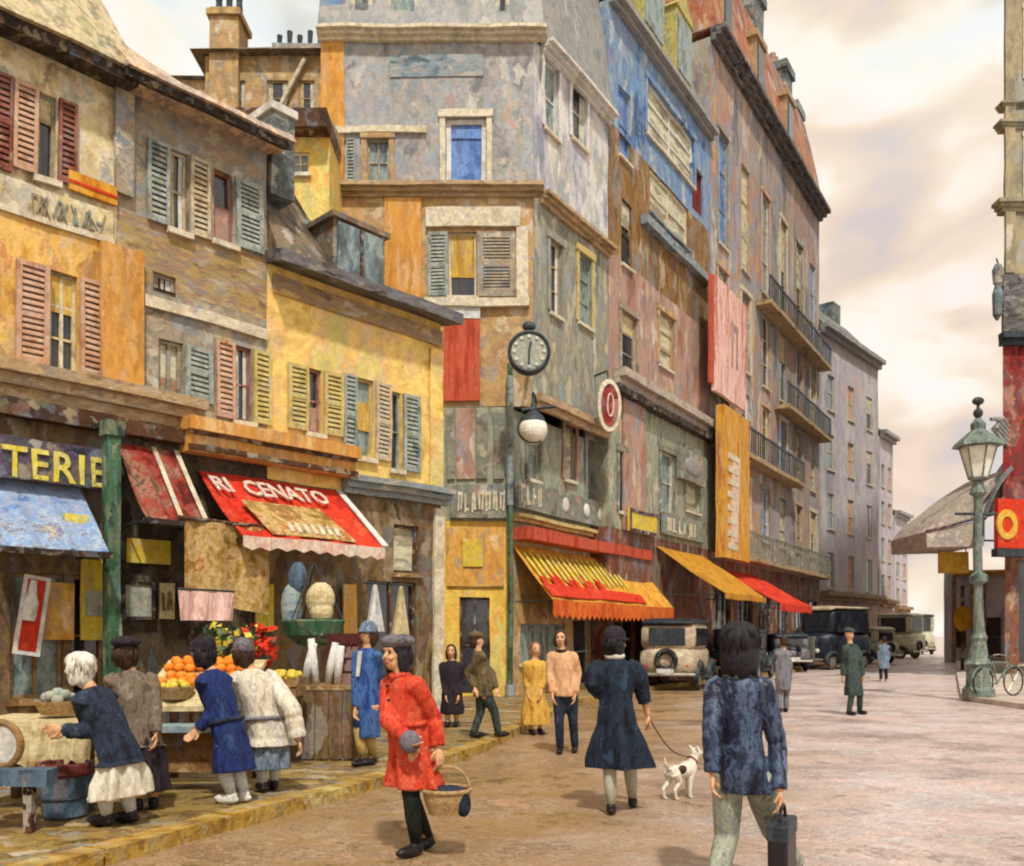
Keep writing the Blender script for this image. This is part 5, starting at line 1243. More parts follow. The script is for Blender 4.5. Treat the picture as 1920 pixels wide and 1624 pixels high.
# 1 white haired woman bending over the cream stall
p = Person('white haired person in dark navy coat and white apron bending left over the cream stall', 7.0, .12, (146, 1254), (172, 1294), (226, 1420), [(200, 1552, 0), (246, 1548, .12)], [[(158, 1372, -.12), (118, 1368, -.1)], [(170, 1368, .22), (122, 1375, .2)]], 165, SHOP)
p.shell('coat', navy, coat(-.12, .2, .17, 1.08), (.075, .066, .05, .97), .05, seed=1)
p.shell('apron', whitew, [(-.68, .245, .21), (-.4, .22, .18), (-.12, .175, .14), (.0, .14, .11)], None, .13, seed=2)
p.stockings(wstock); p.shoes(M['shoe']); ho = p.hair(M['hairw'], .05, 1.0); p.locks(ho, M['hairw'], 170, .098)
MB().ell(p.head - p.ff * .095 + UP * .05, (.05, .05, .045), None, 12, 8).build('hair_bun', M['hairw'], ho, wobble=.006, seg=.02, smooth=True)
# 2
p = Person('person in purple black beret and grey brown coat standing beside the white haired one', 7.6, .12, (236, 1226), (244, 1260), (264, 1390), [(258, 1532, 0), (288, 1530, .1)], [[(292, 1325, 0), (292, 1376, -.1)], [(222, 1325, .12), (228, 1378, .05)]], 110, SHOP)
p.shell('coat', brownw, coat(-.08, .2, .16, 1.0), (.072, .06, .05, .97), .05, seed=3)
p.shell('skirt', darkw, [(-.82, .19, .17), (-.5, .185, .16), (-.1, .17, .135), (.1, .15, .12)], None, .1, seed=4)
p.shoes(M['shoe']); p.hat('beret', darkw); ho = p.hair(M['hairn'], .03); p.locks(ho, M['hairn'], 90, .094, 1.1, .02, -.8, .25)
# 3
p = Person('person in long deep blue coat and black hat leaning over the fruit stall', 7.9, .12, (380, 1226), (397, 1260), (434, 1388), [(434, 1516, 0), (458, 1506, .1)], [[(392, 1345, -.1), (372, 1366, -.1)], [(400, 1335, .2), (378, 1362, .2)]], 160, SHOP)
p.shell('coat', bluew, coat(-.56, .2, .175, 1.0), (.07, .062, .05, .97), .07, seed=5)
belt(p, navy, .28, .160, .130)
p.stockings(wstock); p.shoes(M['white']); p.hat('cloche', darkw); ho = p.hair(M['hairb'], .04); p.locks(ho, M['hairb'], 90, .094, 1.1, .02, -.8, .25)
# 4
p = Person('person in cream white coat and grey felt hat, standing behind the blue coat', 8.5, .12, (456, 1226), (472, 1258), (508, 1378), [(492, 1502, 0), (514, 1494, .12)], [[(548, 1330, -.1), (560, 1388, -.12)], [(468, 1330, .2), (455, 1370, .2)]], 120, SHOP)
p.shell('coat', creamw, coat(-.22, .22, .18, 1.12), (.085, .085, .08, .93), .09, seed=6)
belt(p, greyw, .25, .184, .150)
p.shell('skirt', bgrey, [(-.7, .2, .17), (-.4, .19, .16), (-.1, .17, .13), (.0, .15, .12)], None, .1, seed=7)
p.stockings(wstock); p.shoes(M['shoe']); p.hat('cloche', greyfelt); ho = p.hair(M['hairn'], .03); p.locks(ho, M['hairn'], 90, .094, 1.1, .02, -.8, .25)
# 5
p = Person('slim person in bright blue dress and blue grey hat beside the brown counter', 10.2, .12, (690, 1190), (688, 1217), (687, 1316), [(680, 1436, 0), (699, 1433, .1)], [[(666, 1278, -.05), (666, 1328, -.1)], [(709, 1278, .1), (704, 1325, 0)]], 238, SHOP)
p.shell('dress', bluedr, coat(-.62, .17, .15, .9), (.06, .05, .042, .95), .06, seed=8)
MB().slab(p.neck + p.fw * .11 + p.sd * -.03 - UP * .02, p.neck + p.fw * .11 + p.sd * .03 - UP * .02, p.neck + p.fw * .15 + p.sd * .02 - UP * .3, p.neck + p.fw * .15 - p.sd * .02 - UP * .3, p.fw * .012).build('white_front', M['white'], p.t, wobble=0)
p.stockings(tstock); p.shoes(M['shoe']); p.hat('cloche', bgrey); ho = p.hair(M['hairn'], .05); p.locks(ho, M['hairn'], 90, .094, 1.1, .02, -.8, .25)
# 6 red coat with a basket
p6 = p = Person('person in flared red orange coat and grey beret carrying a basket', 6.55, 0, (742, 1228), (753, 1266), (766, 1392), [(780, 1612, 0), (802, 1575, .22)], [[(728, 1352, -.12), (762, 1382, -.22)], [(812, 1345, .02), (822, 1402, -.05)]], 226, WALK, face=228)
p.shell('coat', redc, coat(-.42, .25, .2, .95), (.074, .065, .054, .95), .13, rip_n=6, seed=9)
belt(p, redc, .3, .152, .126); buttons(p, M['shoe'], 4, .2, .85, .124, .02)
MB().ell(p.arms[0][1] + Vector((.02, -.03, -.02)), (.075, .06, .085)).build('muff', greyfelt, p.t, wobble=.02, seg=.05, smooth=True)
MB().tube([p.neck + p.sd * .06 + p.fw * .04, p.neck + p.fw * .08 - UP * .01, p.neck - p.sd * .06 + p.fw * .04, p.neck - p.fw * .06, p.neck + p.sd * .06 + p.fw * .04], .026, 8).build('collar', redc, p.t, wobble=0, smooth=True)
p.stockings(dstock); p.shoes(M['shoe']); p.hat('beret', greyfelt); ho = p.hair(M['hairb'], .06, 1.1); p.locks(ho, M['hairb'], 90, .094, 1.1, .02, -.8, .25)
# basket held in the hand
hp = p.o + p.arms[1][1] + Vector((.0, 0, -.07))
t = thing('shopping_basket', 'round wicker basket with navy cloth, hanging from the hand of the red coat', 'basket', hp)
MB().lathe((0.06, 0, -.40), [(.02, 0), (.13, .0), (.165, .10), (.175, .17), (.165, .17), (.15, .10), (.11, .02), (.02, .02)], 22).torus((.06, 0, -.23), .172, .016, n=24).build('bowl', M['wicker'], t, wobble=0)
MB().torus((.06, 0, -.23), .165, .012, Matrix.Rotation(math.pi / 2, 3, 'X') @ Matrix.Scale(1.0, 3), 20, 6, 0, math.pi).build('handle', M['wicker'], t, wobble=0)
MB().ell((.08, -.02, -.235), (.14, .12, .05)).ell((.17, -.06, -.3), (.06, .08, .1)).build('cloth', navy, t, wobble=.03, seg=.06, smooth=True)
# 7, 8
p = Person('person in olive tweed jacket and dark green trousers striding before the yellow shop', 13.0, .12, (894, 1202), (897, 1222), (906, 1296), [(888, 1384, 0), (934, 1382, .1)], [[(876, 1262, 0), (890, 1290, -.1)], [(922, 1262, 0), (930, 1292, -.1)]], 20, WALK)
p.shell('jacket', olivew, coat(-.12, .18, .15), (.068, .058, .048, .95), .03); p.legwear('trousers', dgreenw); p.shoes(M['shoe']); p.hat('cap', olivew); p.hair(M['hairn'])
p = Person('person in dark purple clothes by the yellow shop door', 14.6, .12, (846, 1222), (847, 1240), (848, 1305), [(840, 1362, 0), (856, 1362, .05)], [[(832, 1275, 0), (836, 1305, -.1)], [(863, 1275, 0), (860, 1305, -.1)]], 265, WALK)
p.shell('coat', darkw, coat(-.7, .19, .16), (.068, .058, .048, .95), .05); p.shoes(M['shoe']); p.hair(M['hairn'], .05)
# 9, 10
p = Person('person in ochre dress with reddish hair beside the one in peach shirt', 14.5, 0, (1004, 1218), (1003, 1238), (1002, 1302), [(996, 1377, 0), (1012, 1377, .05)], [[(986, 1270, 0), (990, 1300, -.1)], [(1020, 1272, 0), (1014, 1300, -.1)]], 290, WALK)
p.shell('dress', ochred, coat(-.85, .24, .2), (.068, .056, .046, .7), .08); p.shoes(M['shoe']); p.hair(M['shutr'], .05)
p = Person('person in peach shirt with dark vest and navy trousers facing the street', 12.2, 0, (1051, 1198), (1053, 1220), (1060, 1302), [(1050, 1413, 0), (1078, 1411, .15)], [[(1030, 1262, 0), (1036, 1304, -.12)], [(1084, 1262, 0), (1078, 1304, -.1)]], 262, WALK)
p.shell('shirt', peach, coat(-.02, .17, .13), (.064, .054, .046, .9), .02); p.legwear('trousers', navy); p.shoes(M['shoe']); p.hair(M['hairn'], .02)
MB().torus(p.neck - UP * .01, .062, .03, n=18).build('neckerchief', darkw, p.t, wobble=.01, seg=9, smooth=True)
# 11 dog walker
p11 = p = Person('person in flared black cape coat walking away with a small white dog', 8.1, 0, (1154, 1206), (1153, 1236), (1156, 1350), [(1146, 1534, -.05), (1186, 1512, .28)], [[(1200, 1282, .05), (1214, 1340, .12)], [(1112, 1282, -.05), (1132, 1312, .12)]], 80, WALK, face=40)
def cape(q):
    for sh_, (e_, w_) in zip(p11.sh, p11.arms):
        q.tube([sh_, sh_.lerp(e_, .6), e_ - UP * .01], [.085, .105, .075], 14)
p.shell('cape_coat', blackw, [(-.56, .275, .23), (-.38, .24, .2), (-.2, .21, .17)] + COAT, (.075, .08, .06, .6), .16, rip_n=5, seed=3, extra=cape)
p.stockings(cloth('pale_stocking', ['9a9a8a', 'b4b4a0', 'a8a898'], (20, 20, 8))); p.shoes(M['shoe']); p.hat('cloche', darkw); ho = p.hair(M['hairb'], .03); p.locks(ho, M['hairb'], 90, .094, 1.1, .02, -.8, .25)
MB().torus(p.neck + UP * .03, .062, .03, n=20).build('scarf', M['white'], p.t, wobble=.01, seg=9, smooth=True)
leash_a = p.o + p.arms[0][1]
# 12 near figure on the right
p = Person('person with thick black hair in navy jacket and pale trousers holding a black bag', 5.6, 0, (1386, 1216), (1384, 1266), (1392, 1452), [(1340, 1690, -.12), (1492, 1640, .5)], [[(1458, 1394, .0), (1462, 1484, -.10)], [(1335, 1376, -.08), (1336, 1452, -.10)]], 70, WALK, sw=.165, knees=[(1362, 1570, .1), (1450, 1556, .3)])
p.shell('jacket', navy2, [(-.17, .178, .155), (-.08, .168, .148), (.06, .155, .138), (.2, .138, .122), (.4, .128, .11), (.62, .14, .113), (.84, .148, .1), (.95, .118, .08), (1.03, .058, .058)], (.068, .06, .048, .97), .05, seed=11); p.legwear('trousers', paletr, (.1, .078, .066)); p.shoes(M['shoe'])
ho = p.hair(M['hairb'], .10, 1.35, .02)
p.locks(ho, M['hairb'], 240, .108, 1.0, .085)
MB().tube([p.neck + p.sd * .075, p.neck - p.fw * .07, p.neck - p.sd * .075], .028, 8).build('collar', greyw, p.t, wobble=0, smooth=True)
hp = p.o + p.arms[0][1] + Vector((.012, -.02, -.075))
t = thing('shoulder_bag', 'black oblong bag hanging from the hand of the navy jacket', 'bag', hp, math.radians(65))
MB().box(-.19, .19, -.06, .06, -.42, -.1).build('body', M['shoe'], t, wobble=.012, seg=.12, bevel=.02)
MB().torus((0, 0, -.1), .10, .011, Matrix.Rotation(math.pi / 2, 3, 'X'), 16, 6, 0, math.pi).build('handle', M['shoe'], t, wobble=0)
MB().box(-.195, .195, -.066, .066, -.2, -.095).build('flap', M['iron'], t, wobble=.01, seg=.12, bevel=.015)
# 13 - 15 further off
p = Person('person in long dark green coat crossing the far road', 18.0, 0, (1592, 1190), (1594, 1208), (1600, 1268), [(1592, 1338, 0), (1612, 1341, .2)], [[(1582, 1238, 0), (1580, 1268, 0)], [(1614, 1238, 0), (1618, 1268, 0)]], 300, WALK)
p.shell('coat', dgreenw, coat(-.55, .2, .17), (.07, .06, .05, .95), .05); p.legwear('trousers', dgreenw); p.shoes(M['shoe']); p.hat('cap', dgreenw)
p = Person('distant person in blue grey clothes far down the street', 31.0, 0, (1657, 1200), (1657, 1209), (1657, 1238), [(1652, 1277, 0), (1662, 1277, .1)], [[(1648, 1224, 0), (1648, 1238, 0)], [(1666, 1224, 0), (1666, 1238, 0)]], 90, WALK)
p.shell('coat', bgrey, coat(-.45, .2, .17), (.075, .065, .055, .95), .0, vox=.03); p.legwear('trousers', darkw, vox=.03); p.hair(M['hairb'])
p = Person('thin person in grey coat near the parked cars', 18.6, 0, (1469, 1203), (1469, 1219), (1469, 1270), [(1463, 1336, 0), (1474, 1336, .1)], [[(1457, 1242, 0), (1458, 1270, 0)], [(1482, 1242, 0), (1481, 1270, 0)]], 90, WALK)
p.shell('coat', greyw, coat(-.4, .165, .14, .9), (.06, .052, .045, .95), .0); p.legwear('trousers', greyw); p.shoes(M['shoe']); p.hair(M['hairn'])

# ================================================================== DOG
Yd = 8.85
do = Vector(((1276 - CX) / F * Yd, Yd, 0))
t = thing('dog', 'small white dog on a lead trotting towards the right', 'dog', do, math.radians(35))
q = MB()
q.tube([(-.155, 0, .275), (-.12, 0, .275), (-.02, 0, .265), (.08, 0, .28), (.14, 0, .30), (.165, 0, .33)], [.04, .068, .066, .085, .076, .05], 14)
q.tube([(.13, 0, .31), (.185, 0, .385), (.205, 0, .42)], [.058, .045, .042], 12)
q.ell((.215, 0, .435), (.062, .048, .05)); q.tube([(.25, 0, .43), (.30, 0, .415), (.325, 0, .412)], [.034, .026, .016], 10)
for g_ in (1, -1):
    q.tube([(.19, .035 * g_, .47), (.18, .05 * g_, .50), (.19, .06 * g_, .46)], [.018, .014, .01], 7)
    fx = .115 + .03 * g_
    q.tube([(.115, .045 * g_, .27), (fx, .048 * g_, .16), (fx - .005, .048 * g_, .07), (fx, .048 * g_, .025)], [.04, .024, .018, .017], 9); q.ell((fx + .012, .048 * g_, .014), (.028, .018, .015))
    hx = -.13 - .03 * g_
    q.tube([(-.12, .042 * g_, .26), (-.085 - .02 * g_, .05 * g_, .17), (hx - .03, .05 * g_, .10), (hx - .01, .05 * g_, .02)], [.055, .032, .019, .016], 9); q.ell((hx + .006, .05 * g_, .014), (.028, .018, .015))
q.tube([(-.16, 0, .30), (-.21, 0, .36), (-.215, 0, .42)], [.02, .015, .008], 8)
q.build('body', cloth('white_dog_fur', ['bdb09a', 'd8d0c0', 'e0dacc', 'cfc2aa'], (30, 30, 30), bump=.5), t, wobble=0, voxel=.0075)
MB().ell((.328, 0, .414), (.012, .012, .011)).build('nose', M['eye'], t, wobble=0)
MB().ell((-.03, -.055, .29), (.06, .022, .045)).build('brown_patch', M['hairn'], t, wobble=0, smooth=True)
for g_ in (1, -1): MB().ell((.252, .03 * g_, .45), (.008, .007, .008)).build('eye', M['eye'], t, wobble=0)
MB().torus((.165, 0, .36), .055, .008, Matrix.Rotation(math.radians(50), 3, 'Y'), 18, 6).build('collar', M['dred'], t, wobble=0)
dc = do + Matrix.Rotation(math.radians(35), 3, 'Z') @ Vector((.15, 0, .40))
t = tag(MB().tube([leash_a + (dc - leash_a) * k_ - UP * .12 * math.sin(math.pi * k_) - leash_a for k_ in [i / 10 for i in range(11)]], .006, 6).build('dog_lead', M['shoe'], None, loc=leash_a, wobble=0), 'thin dark lead running from the cape coat down to the white dog', 'lead')

# ================================================================== MARKET STALLS
def table(name, label, cat, u0, u1, Y0, Y1, z, m, cloth_m=None, skirt=.4, slope=0.0):
    a = P(u0, 1300, Y0).x; b_ = P(u1, 1300, Y0).x; c = Vector(((a + b_) / 2, (Y0 + Y1) / 2, KH))
    t = thing(name, label, cat, c); w_, d_ = (b_ - a) / 2, (Y1 - Y0) / 2; zz = z - KH
    MB().hexa([(-w_, -d_, zz - .05), (w_, -d_, zz - .05), (w_, d_, zz - .05 + slope), (-w_, d_, zz - .05 + slope), (-w_, -d_, zz), (w_, -d_, zz), (w_, d_, zz + slope), (-w_, d_, zz + slope)]).build('table_top', M[m], t, wobble=.012, seg=.3)
    for sx in (-1, 1):
        for sy in (-1, 1): MB().box(sx * (w_ - .08) - .035, sx * (w_ - .08) + .035, sy * (d_ - .08) - .035, sy * (d_ - .08) + .035, 0, zz - .055 + (slope if sy > 0 else 0)).build('leg', M['darkbrown'], t, wobble=.01, seg=.3)
    return t, w_, d_, zz
t, w_, d_, zz = table('stall_table', 'low market stall draped in cream cloth at the left edge', 'stall', -70, 176, 7.55, 8.3, .86, 'wood')
q = MB(); n_ = 22
for i in range(n_):
    x0, x1 = -w_ + 2 * w_ * i / n_, -w_ + 2 * w_ * (i + 1) / n_
    k0, k1 = .035 * math.sin(i * 1.9) , .035 * math.sin((i + 1) * 1.9)
    q.slab((x0, -d_ - .03, zz + .006), (x1, -d_ - .03, zz + .006), (x1, d_, zz + .006), (x0, d_, zz + .006), (0, 0, .016))
    q.hexa([(x0, -d_ - .06 + k0, zz - .33 - k0), (x1, -d_ - .06 + k1, zz - .33 - k1), (x1, -d_ - .04 + k1, zz - .33 - k1), (x0, -d_ - .04 + k0, zz - .33 - k0), (x0, -d_ - .035, zz + .02), (x1, -d_ - .035, zz + .02), (x1, -d_ - .01, zz + .02), (x0, -d_ - .01, zz + .02)])
q.build('cloth', M['creamcloth'], t, wobble=.012, seg=.3)
def heap(name, label, cat, c, r, m, n=16, sp=.05, group=None):
    t = thing(name, label, cat, c, 0, group); rnd = random.Random(hash(label) % 1000 if False else len(label) * 7)
    MB().lathe((0, 0, 0), [(r * .75, 0), (r, .10), (r * 1.03, .12), (r * .9, .12), (r * .7, .03), (.02, .02)], 18).build('basket', M['wicker'], t, wobble=.01, seg=.4)
    q = MB()
    for i in range(n):
        a_, rr = rnd.random() * 6.28, r * .8 * math.sqrt(rnd.random()); q.ell((rr * math.cos(a_), rr * math.sin(a_), .11 + (r - rr) * .5 * rnd.random()), (sp * rnd.uniform(.8, 1.2), sp * rnd.uniform(.8, 1.2), sp), n=8, m=6)
    o = q.build('produce', m, t, wobble=0, smooth=True); o['kind'] = 'stuff'
    return t
heap('produce_basket', 'wicker basket heaped with grey green greens on the cream stall', 'basket', P(112, 1338, 7.9) * 1.0, .2, M['poster_g'], 18, .05)
# blue tub and round tray
p = G(122, 1532, KH)
t = thing('wash_tub', 'blue grey tub with dark red rim standing under the cream stall', 'tub', p)
MB().lathe((0, 0, 0), [(.15, 0), (.17, .02), (.20, .36), (.19, .36), (.16, .04), (.02, .03)], 22).build('body', M['tub'], t, wobble=.008, seg=.3); MB().lathe((0, 0, .34), [(.205, 0), (.222, .02), (.222, .09), (.205, .11), (.18, .1), (.18, .01)], 22).build('rim', M['tubrim'], t, wobble=.008, seg=.3)
MB().torus((0, 0, .17), .187, .010, n=22).build('hoop', M['iron'], t, wobble=0)
p = P(4, 1396, 6.9)
t = thing('round_tray', 'round white tray with thick brown rim standing on edge at the left edge', 'tray', p, math.radians(-14))
MB().lathe((0, 0, 0), [(.01, -.012), (.15, -.012), (.15, .012), (.01, .012)], 28, ax_f).build('plate', M['white'], t, wobble=0)
MB().torus((0, 0, 0), .165, .028, ax_f, 30).build('rim', M['wood'], t, wobble=.008, seg=.4)
t = thing('handcart_beam', 'dark blue wooden trestle beam under the round tray', 'trestle', G(-10, 1560, KH))
zb_ = P(0, 1440, 6.9).z - KH
MB().box(-.4, .42, -.08, .1, zb_ - .12, zb_).build('beam', M['tub'], t, wobble=.015, seg=.2)
MB().box(-.3, -.24, -.03, .05, 0, zb_ - .12).build('leg', M['darkbrown'], t); MB().box(.22, .28, -.03, .05, 0, zb_ - .12).build('leg', M['darkbrown'], t)
# fruit stall with oranges
t, w_, d_, zz = table('fruit_stall', 'sloping wooden fruit stall with blue grey front ledge', 'stall', 250, 450, 8.6, 9.5, .92, 'creamcloth', slope=.42)
MB().box(-w_ - .05, w_ + .05, -d_ - .28, -d_ - .01, zz - .22, zz - .16).build('front_ledge', M['ledge'], t, wobble=.014, seg=.25)
MB().box(-w_, w_, -d_ - .06, -d_ - .02, zz - .62, zz - .24).build('front_board', M['wood'], t, wobble=.014, seg=.25)
fo = ROOTM[t.name]
om = None; rnd = random.Random(11); cnt = 0
for r_ in range(5):
    for c_ in range(9):
        fx = -w_ + .14 + c_ * .105 + (r_ % 2) * .05; fy = -d_ + .32 + r_ * .105
        if fx > w_ - .1: continue
        lz = zz + .42 * (fy + d_) / (2 * d_) + .055
        wp = fo @ Vector((fx + rnd.uniform(-.01, .01), fy, lz + rnd.uniform(0, .02) + (.03 if 1 < r_ < 4 else 0)))
        if om is None:
            om = MB().ell((0, 0, 0), (.055, .055, .052), n=12, m=8).build('orange', M['orangef'], None, loc=wp, wobble=0, smooth=True); o_ = om
        else:
            o_ = om.copy(); COL.objects.link(o_); o_.location = wp
        tag(o_, 'orange in the bright heap of oranges on the sloping fruit stall', 'fruit', 'oranges heaped on the fruit stall')
heap('produce_basket', 'shallow basket of pale yellow produce at the front of the fruit stall', 'basket', fo @ Vector((-.15, -d_ + .14, zz + .06)), .17, M['lemon'], 18, .04)
heap('produce_basket', 'shallow basket of cream produce at the right of the fruit stall', 'basket', fo @ Vector((.32, -d_ + .13, zz + .06)), .15, M['cblind'], 14, .04)
# flower rack behind
p = P(445, 1232, 10.4)
t = thing('flower_rack', 'tall rack of yellow and red flowers behind the grey felt hat', 'flowers', (p.x, p.y, KH))
MB().box(-.55, .55, -.15, .25, .9, .96).box(-.55, -.5, -.15, .25, 0, .9).box(.5, .55, -.15, .25, 0, .9).build('rack', M['darkbrown'], t)
for nm, mm, x0, x1, seed_ in (('yellow_flowers', 'lemon', -.32, .22, 1), ('red_flowers', 'red', .1, .4, 2), ('leaves', 'post', -.4, .4, 3)):
    q = MB(); rnd = random.Random(seed_)
    for i in range(70):
        c = Vector((rnd.uniform(x0, x1), rnd.uniform(-.12, .2), 1.0 + rnd.random() ** 1.2 * .6))
        d1 = Vector((rnd.uniform(-1, 1), rnd.uniform(-1, 1), rnd.uniform(-1, 1))).normalized() * .06; d2 = d1.orthogonal().normalized() * .045
        q.add([c - d1, c + d2, c + d1 + Vector((0, 0, .02)), c - d2], [(0, 1, 2, 3)])
    o = q.build(nm, M[mm], t, wobble=0); o['kind'] = 'stuff'
pp = P(535, 1262, 10.9)
t = thing('produce_crate', 'slatted crate of yellow and olive produce between the flowers and the white rolls', 'crate', (pp.x, pp.y - .75, KH))
MB().box(-.03, .03, -.03, .03, 0, .75).box(-.33, .33, -.2, .2, .75, .8).build('stand', M['darkbrown'], t, wobble=.01, seg=.3)
q = MB()
for z_ in (.80, .91): q.box(-.36, .36, -.24, -.22, z_, z_ + .09).box(-.36, .36, .22, .24, z_, z_ + .09).box(-.36, -.34, -.22, .22, z_, z_ + .09).box(.34, .36, -.22, .22, z_, z_ + .09)
q.build('slats', M['wood'], t, wobble=.008, seg=.3)
q = MB(); rnd = random.Random(31)
for i in range(46): q.ell((rnd.uniform(-.3, .3), rnd.uniform(-.18, .18), .98 + rnd.uniform(-.03, .07)), (.055, .05, .045), n=8, m=6)
o = q.build('produce', M['lemon'], t, wobble=0, smooth=True); o['kind'] = 'stuff'
t, w, hh = board(LF, 478, 1098, 512, 1185, .1, .03, M['poster_y'], 'poster', 'narrow yellow board under the tan hanging canvas', 'poster')
t, w, hh = board(LF, 352, 1000, 372, 1150, .1, .05, M['plum'], 'display_board', 'narrow purple timber board beside the cream notice', 'board')
# brown counter, white rolls, red crate
t, w_, d_, zz = table('shop_counter', 'brown timber counter with plank front beside the blue dress', 'counter', 512, 668, 10.6, 11.3, 1.0, 'wood')
q = MB()
for i in range(6): q.box(-w_ + i * w_ / 3 + .008, -w_ + (i + 1) * w_ / 3 - .008, -d_ + .01, -d_ + .05, .02, zz - .06)
q.build('plank_front', M['shopmidshade'], t, wobble=.012, seg=.3)
fo = ROOTM[t.name]
for i, (x, hh_, ln) in enumerate(((-.18, .5, .05), (-.04, .55, -.03), (.10, .5, .04), (.21, .46, .02))):
    tt = thing('cloth_roll', ['tallest left white cloth roll leaning on the brown counter', 'second white cloth roll from the left on the brown counter', 'third white cloth roll from the left on the brown counter', 'shortest rightmost white cloth roll on the brown counter'][i], 'cloth roll', fo @ Vector((x, -.1, zz + .003)), 0, 'white rolls on the counter')
    MB().tube([(0, 0, 0), (ln, 0, hh_ * .5), (ln * 2.2, .03, hh_)], [.045, .05, .042], 12).build('roll', M['white'], tt, wobble=.008, seg=.2, smooth=True)
    MB().torus((ln * .8, .01, hh_ * .4), .049, .006, n=14, m=5).build('tie', M['banner_p'], tt, wobble=0)
tt = thing('wooden_crate', 'dark red painted crate at the right end of the brown counter', 'crate', fo @ Vector((w_ - .22, .1, zz + .003)))
q = MB()
for z_ in (0, .16, .32, .48): q.box(-.2, .2, -.14, -.12, z_, z_ + .13).box(-.2, .2, .12, .14, z_, z_ + .13).box(-.2, -.18, -.118, .118, z_, z_ + .13).box(.18, .2, -.118, .118, z_, z_ + .13)
q.build('slats', M['rshop'], tt, wobble=.006); MB().box(-.17, .17, -.11, .11, .02, .5).build('filling', M['dred'], tt, wobble=.01, seg=.15)

# ================================================================== VEHICLES
def sect(y, hw, z0, z1, pw=4.0, n=24):
    out_ = []
    for i in range(n):
        t_ = 2 * math.pi * i / n; c, s_ = math.cos(t_), math.sin(t_)
        out_.append(Vector((hw * math.copysign(abs(c) ** (2 / pw), c), y, (z0 + z1) / 2 + (z1 - z0) / 2 * math.copysign(abs(s_) ** (2 / pw), s_))))
    return out_
def wheel(t, x, y, r, wd):
    ax = Matrix.Rotation(math.pi / 2, 3, 'Y')
    o = MB().torus((x, y, r), r - .07, .075, ax, 24, 8).build('wheel', M['tyre'], t, wobble=0, smooth=True)
    MB().lathe((x, y, r), [(.03, -.06), (r * .62, -.045), (r * .66, 0), (r * .62, .045), (.03, .06)], 18, ax).build('rim', M['chrome'], o, wobble=0)
def motor_car(label, pos, head_deg, bodym, roofm, H=1.75, Wd=1.62, Ln=4.0, van=False, rear=True):
    """1930s car; local +y is the way it drives"""
    t = thing('vintage_van' if van else 'vintage_car', label, 'van' if van else 'car', pos, math.radians(head_deg), 'vehicles parked and driving down the street')
    hw = Wd / 2; zb = .42; zs = .42 + (H - .42) * .52; L2_ = Ln / 2; wobv = .012
    cab0, cab1 = -L2_ + .12, L2_ * (.62 if van else .22)
    b_ = MB().rings([sect(-L2_ + .0, hw * .86, zb + .08, zs - .12), sect(-L2_ + .25, hw * .94, zb, zs), sect(cab1, hw * .92, zb, zs), sect(cab1 + .15, hw * .62, zb, zs - .05), sect(L2_ - .15, hw * .5, zb, zs - .12), sect(L2_, hw * .44, zb + .08, zs - .16)]).build('body', bodym, t, wobble=wobv, seg=.5, smooth=True)
    c0, c1 = cab0 - (.0 if van else -.15), cab1
    MB().rings([sect(c0, hw * .86, zs - .1, H - .2, 5), sect(c0 + .12, hw * .9, zs - .12, H - .06, 5), sect(c1 - .3, hw * .9, zs - .12, H - .05, 5), sect(c1 - .02, hw * .84, zs - .12, H - .2, 5)]).build('cabin', bodym, t, wobble=wobv, seg=.5, smooth=True)
    MB().rings([sect(c0 - .04, hw * .84, H - .2, H - .08, 3), sect(c0 + .2, hw * .95, H - .16, H + .02, 3), sect(c1 - .2, hw * .95, H - .16, H + .02, 3), sect(c1 + .06, hw * .86, H - .2, H - .1, 3)]).build('roof', roofm, t, wobble=wobv, seg=.5, smooth=True)
    zw0, zw1 = zs + .0, H - .26
    MB().box(-hw * .6, hw * .6, c0 - .035, c0 + .02, zw0 + .02, zw1).build('rear_window', M['glass'], t, wobble=0, bevel=.02)
    MB().box(-hw * .72, hw * .72, c1 - .04, c1 + .025, zw0, zw1).build('windscreen', M['glass'], t, wobble=0, bevel=.02)
    for sx in (-1, 1):
        nw = 2
        for i in range(nw):
            y0 = c0 + .3 + i * (c1 - c0 - .5) / nw; y1 = y0 + (c1 - c0 - .5) / nw - .12
            MB().box(sx * hw * .905 - .012, sx * hw * .905 + .012, y0, y1, zw0, zw1).build('side_window', M['glass'], t, wobble=0)
        for fy, rr in ((-L2_ + .75, .36), (L2_ - .62, .36)):
            wheel(t, sx * (hw - .09), fy, rr, .14)
            pts = [(sx * (hw - .08), fy + .52 * math.cos(a_), .30 + .50 * math.sin(a_)) for a_ in [math.pi * i / 8 for i in range(9)]]
            MB().tube(pts, [.10, .13, .15, .16, .16, .16, .15, .13, .10], 10, .55).build('mudguard', M['iron'], t, wobble=0, smooth=True)
        MB().ell((sx * hw * .5, L2_ - .05, .86), (.11, .1, .11)).build('headlight', M['headlamp'], t, wobble=0, smooth=True)
        MB().ell((sx * hw * .68, -L2_ + .02, .72), (.05, .04, .05)).build('tail_light', M['red'], t, wobble=0, smooth=True)
        MB().box(sx * hw - .1, sx * hw + .1, -L2_ + 1.2, L2_ - 1.15, .34, .40).build('running_board', M['iron'], t, wobble=0)
    MB().tube([(-hw * .95, -L2_ - .1, .48), (0, -L2_ - .16, .48), (hw * .95, -L2_ - .1, .48)], .05, 8).build('rear_bumper', M['chrome'], t, wobble=0)
    MB().tube([(-hw * .9, L2_ + .1, .48), (0, L2_ + .16, .48), (hw * .9, L2_ + .1, .48)], .05, 8).build('front_bumper', M['chrome'], t, wobble=0)
    MB().box(-hw * .4, hw * .4, L2_ - .02, L2_ + .04, .52, zs - .2).build('radiator_grille', M['chrome'], t, wobble=0, bevel=.03)
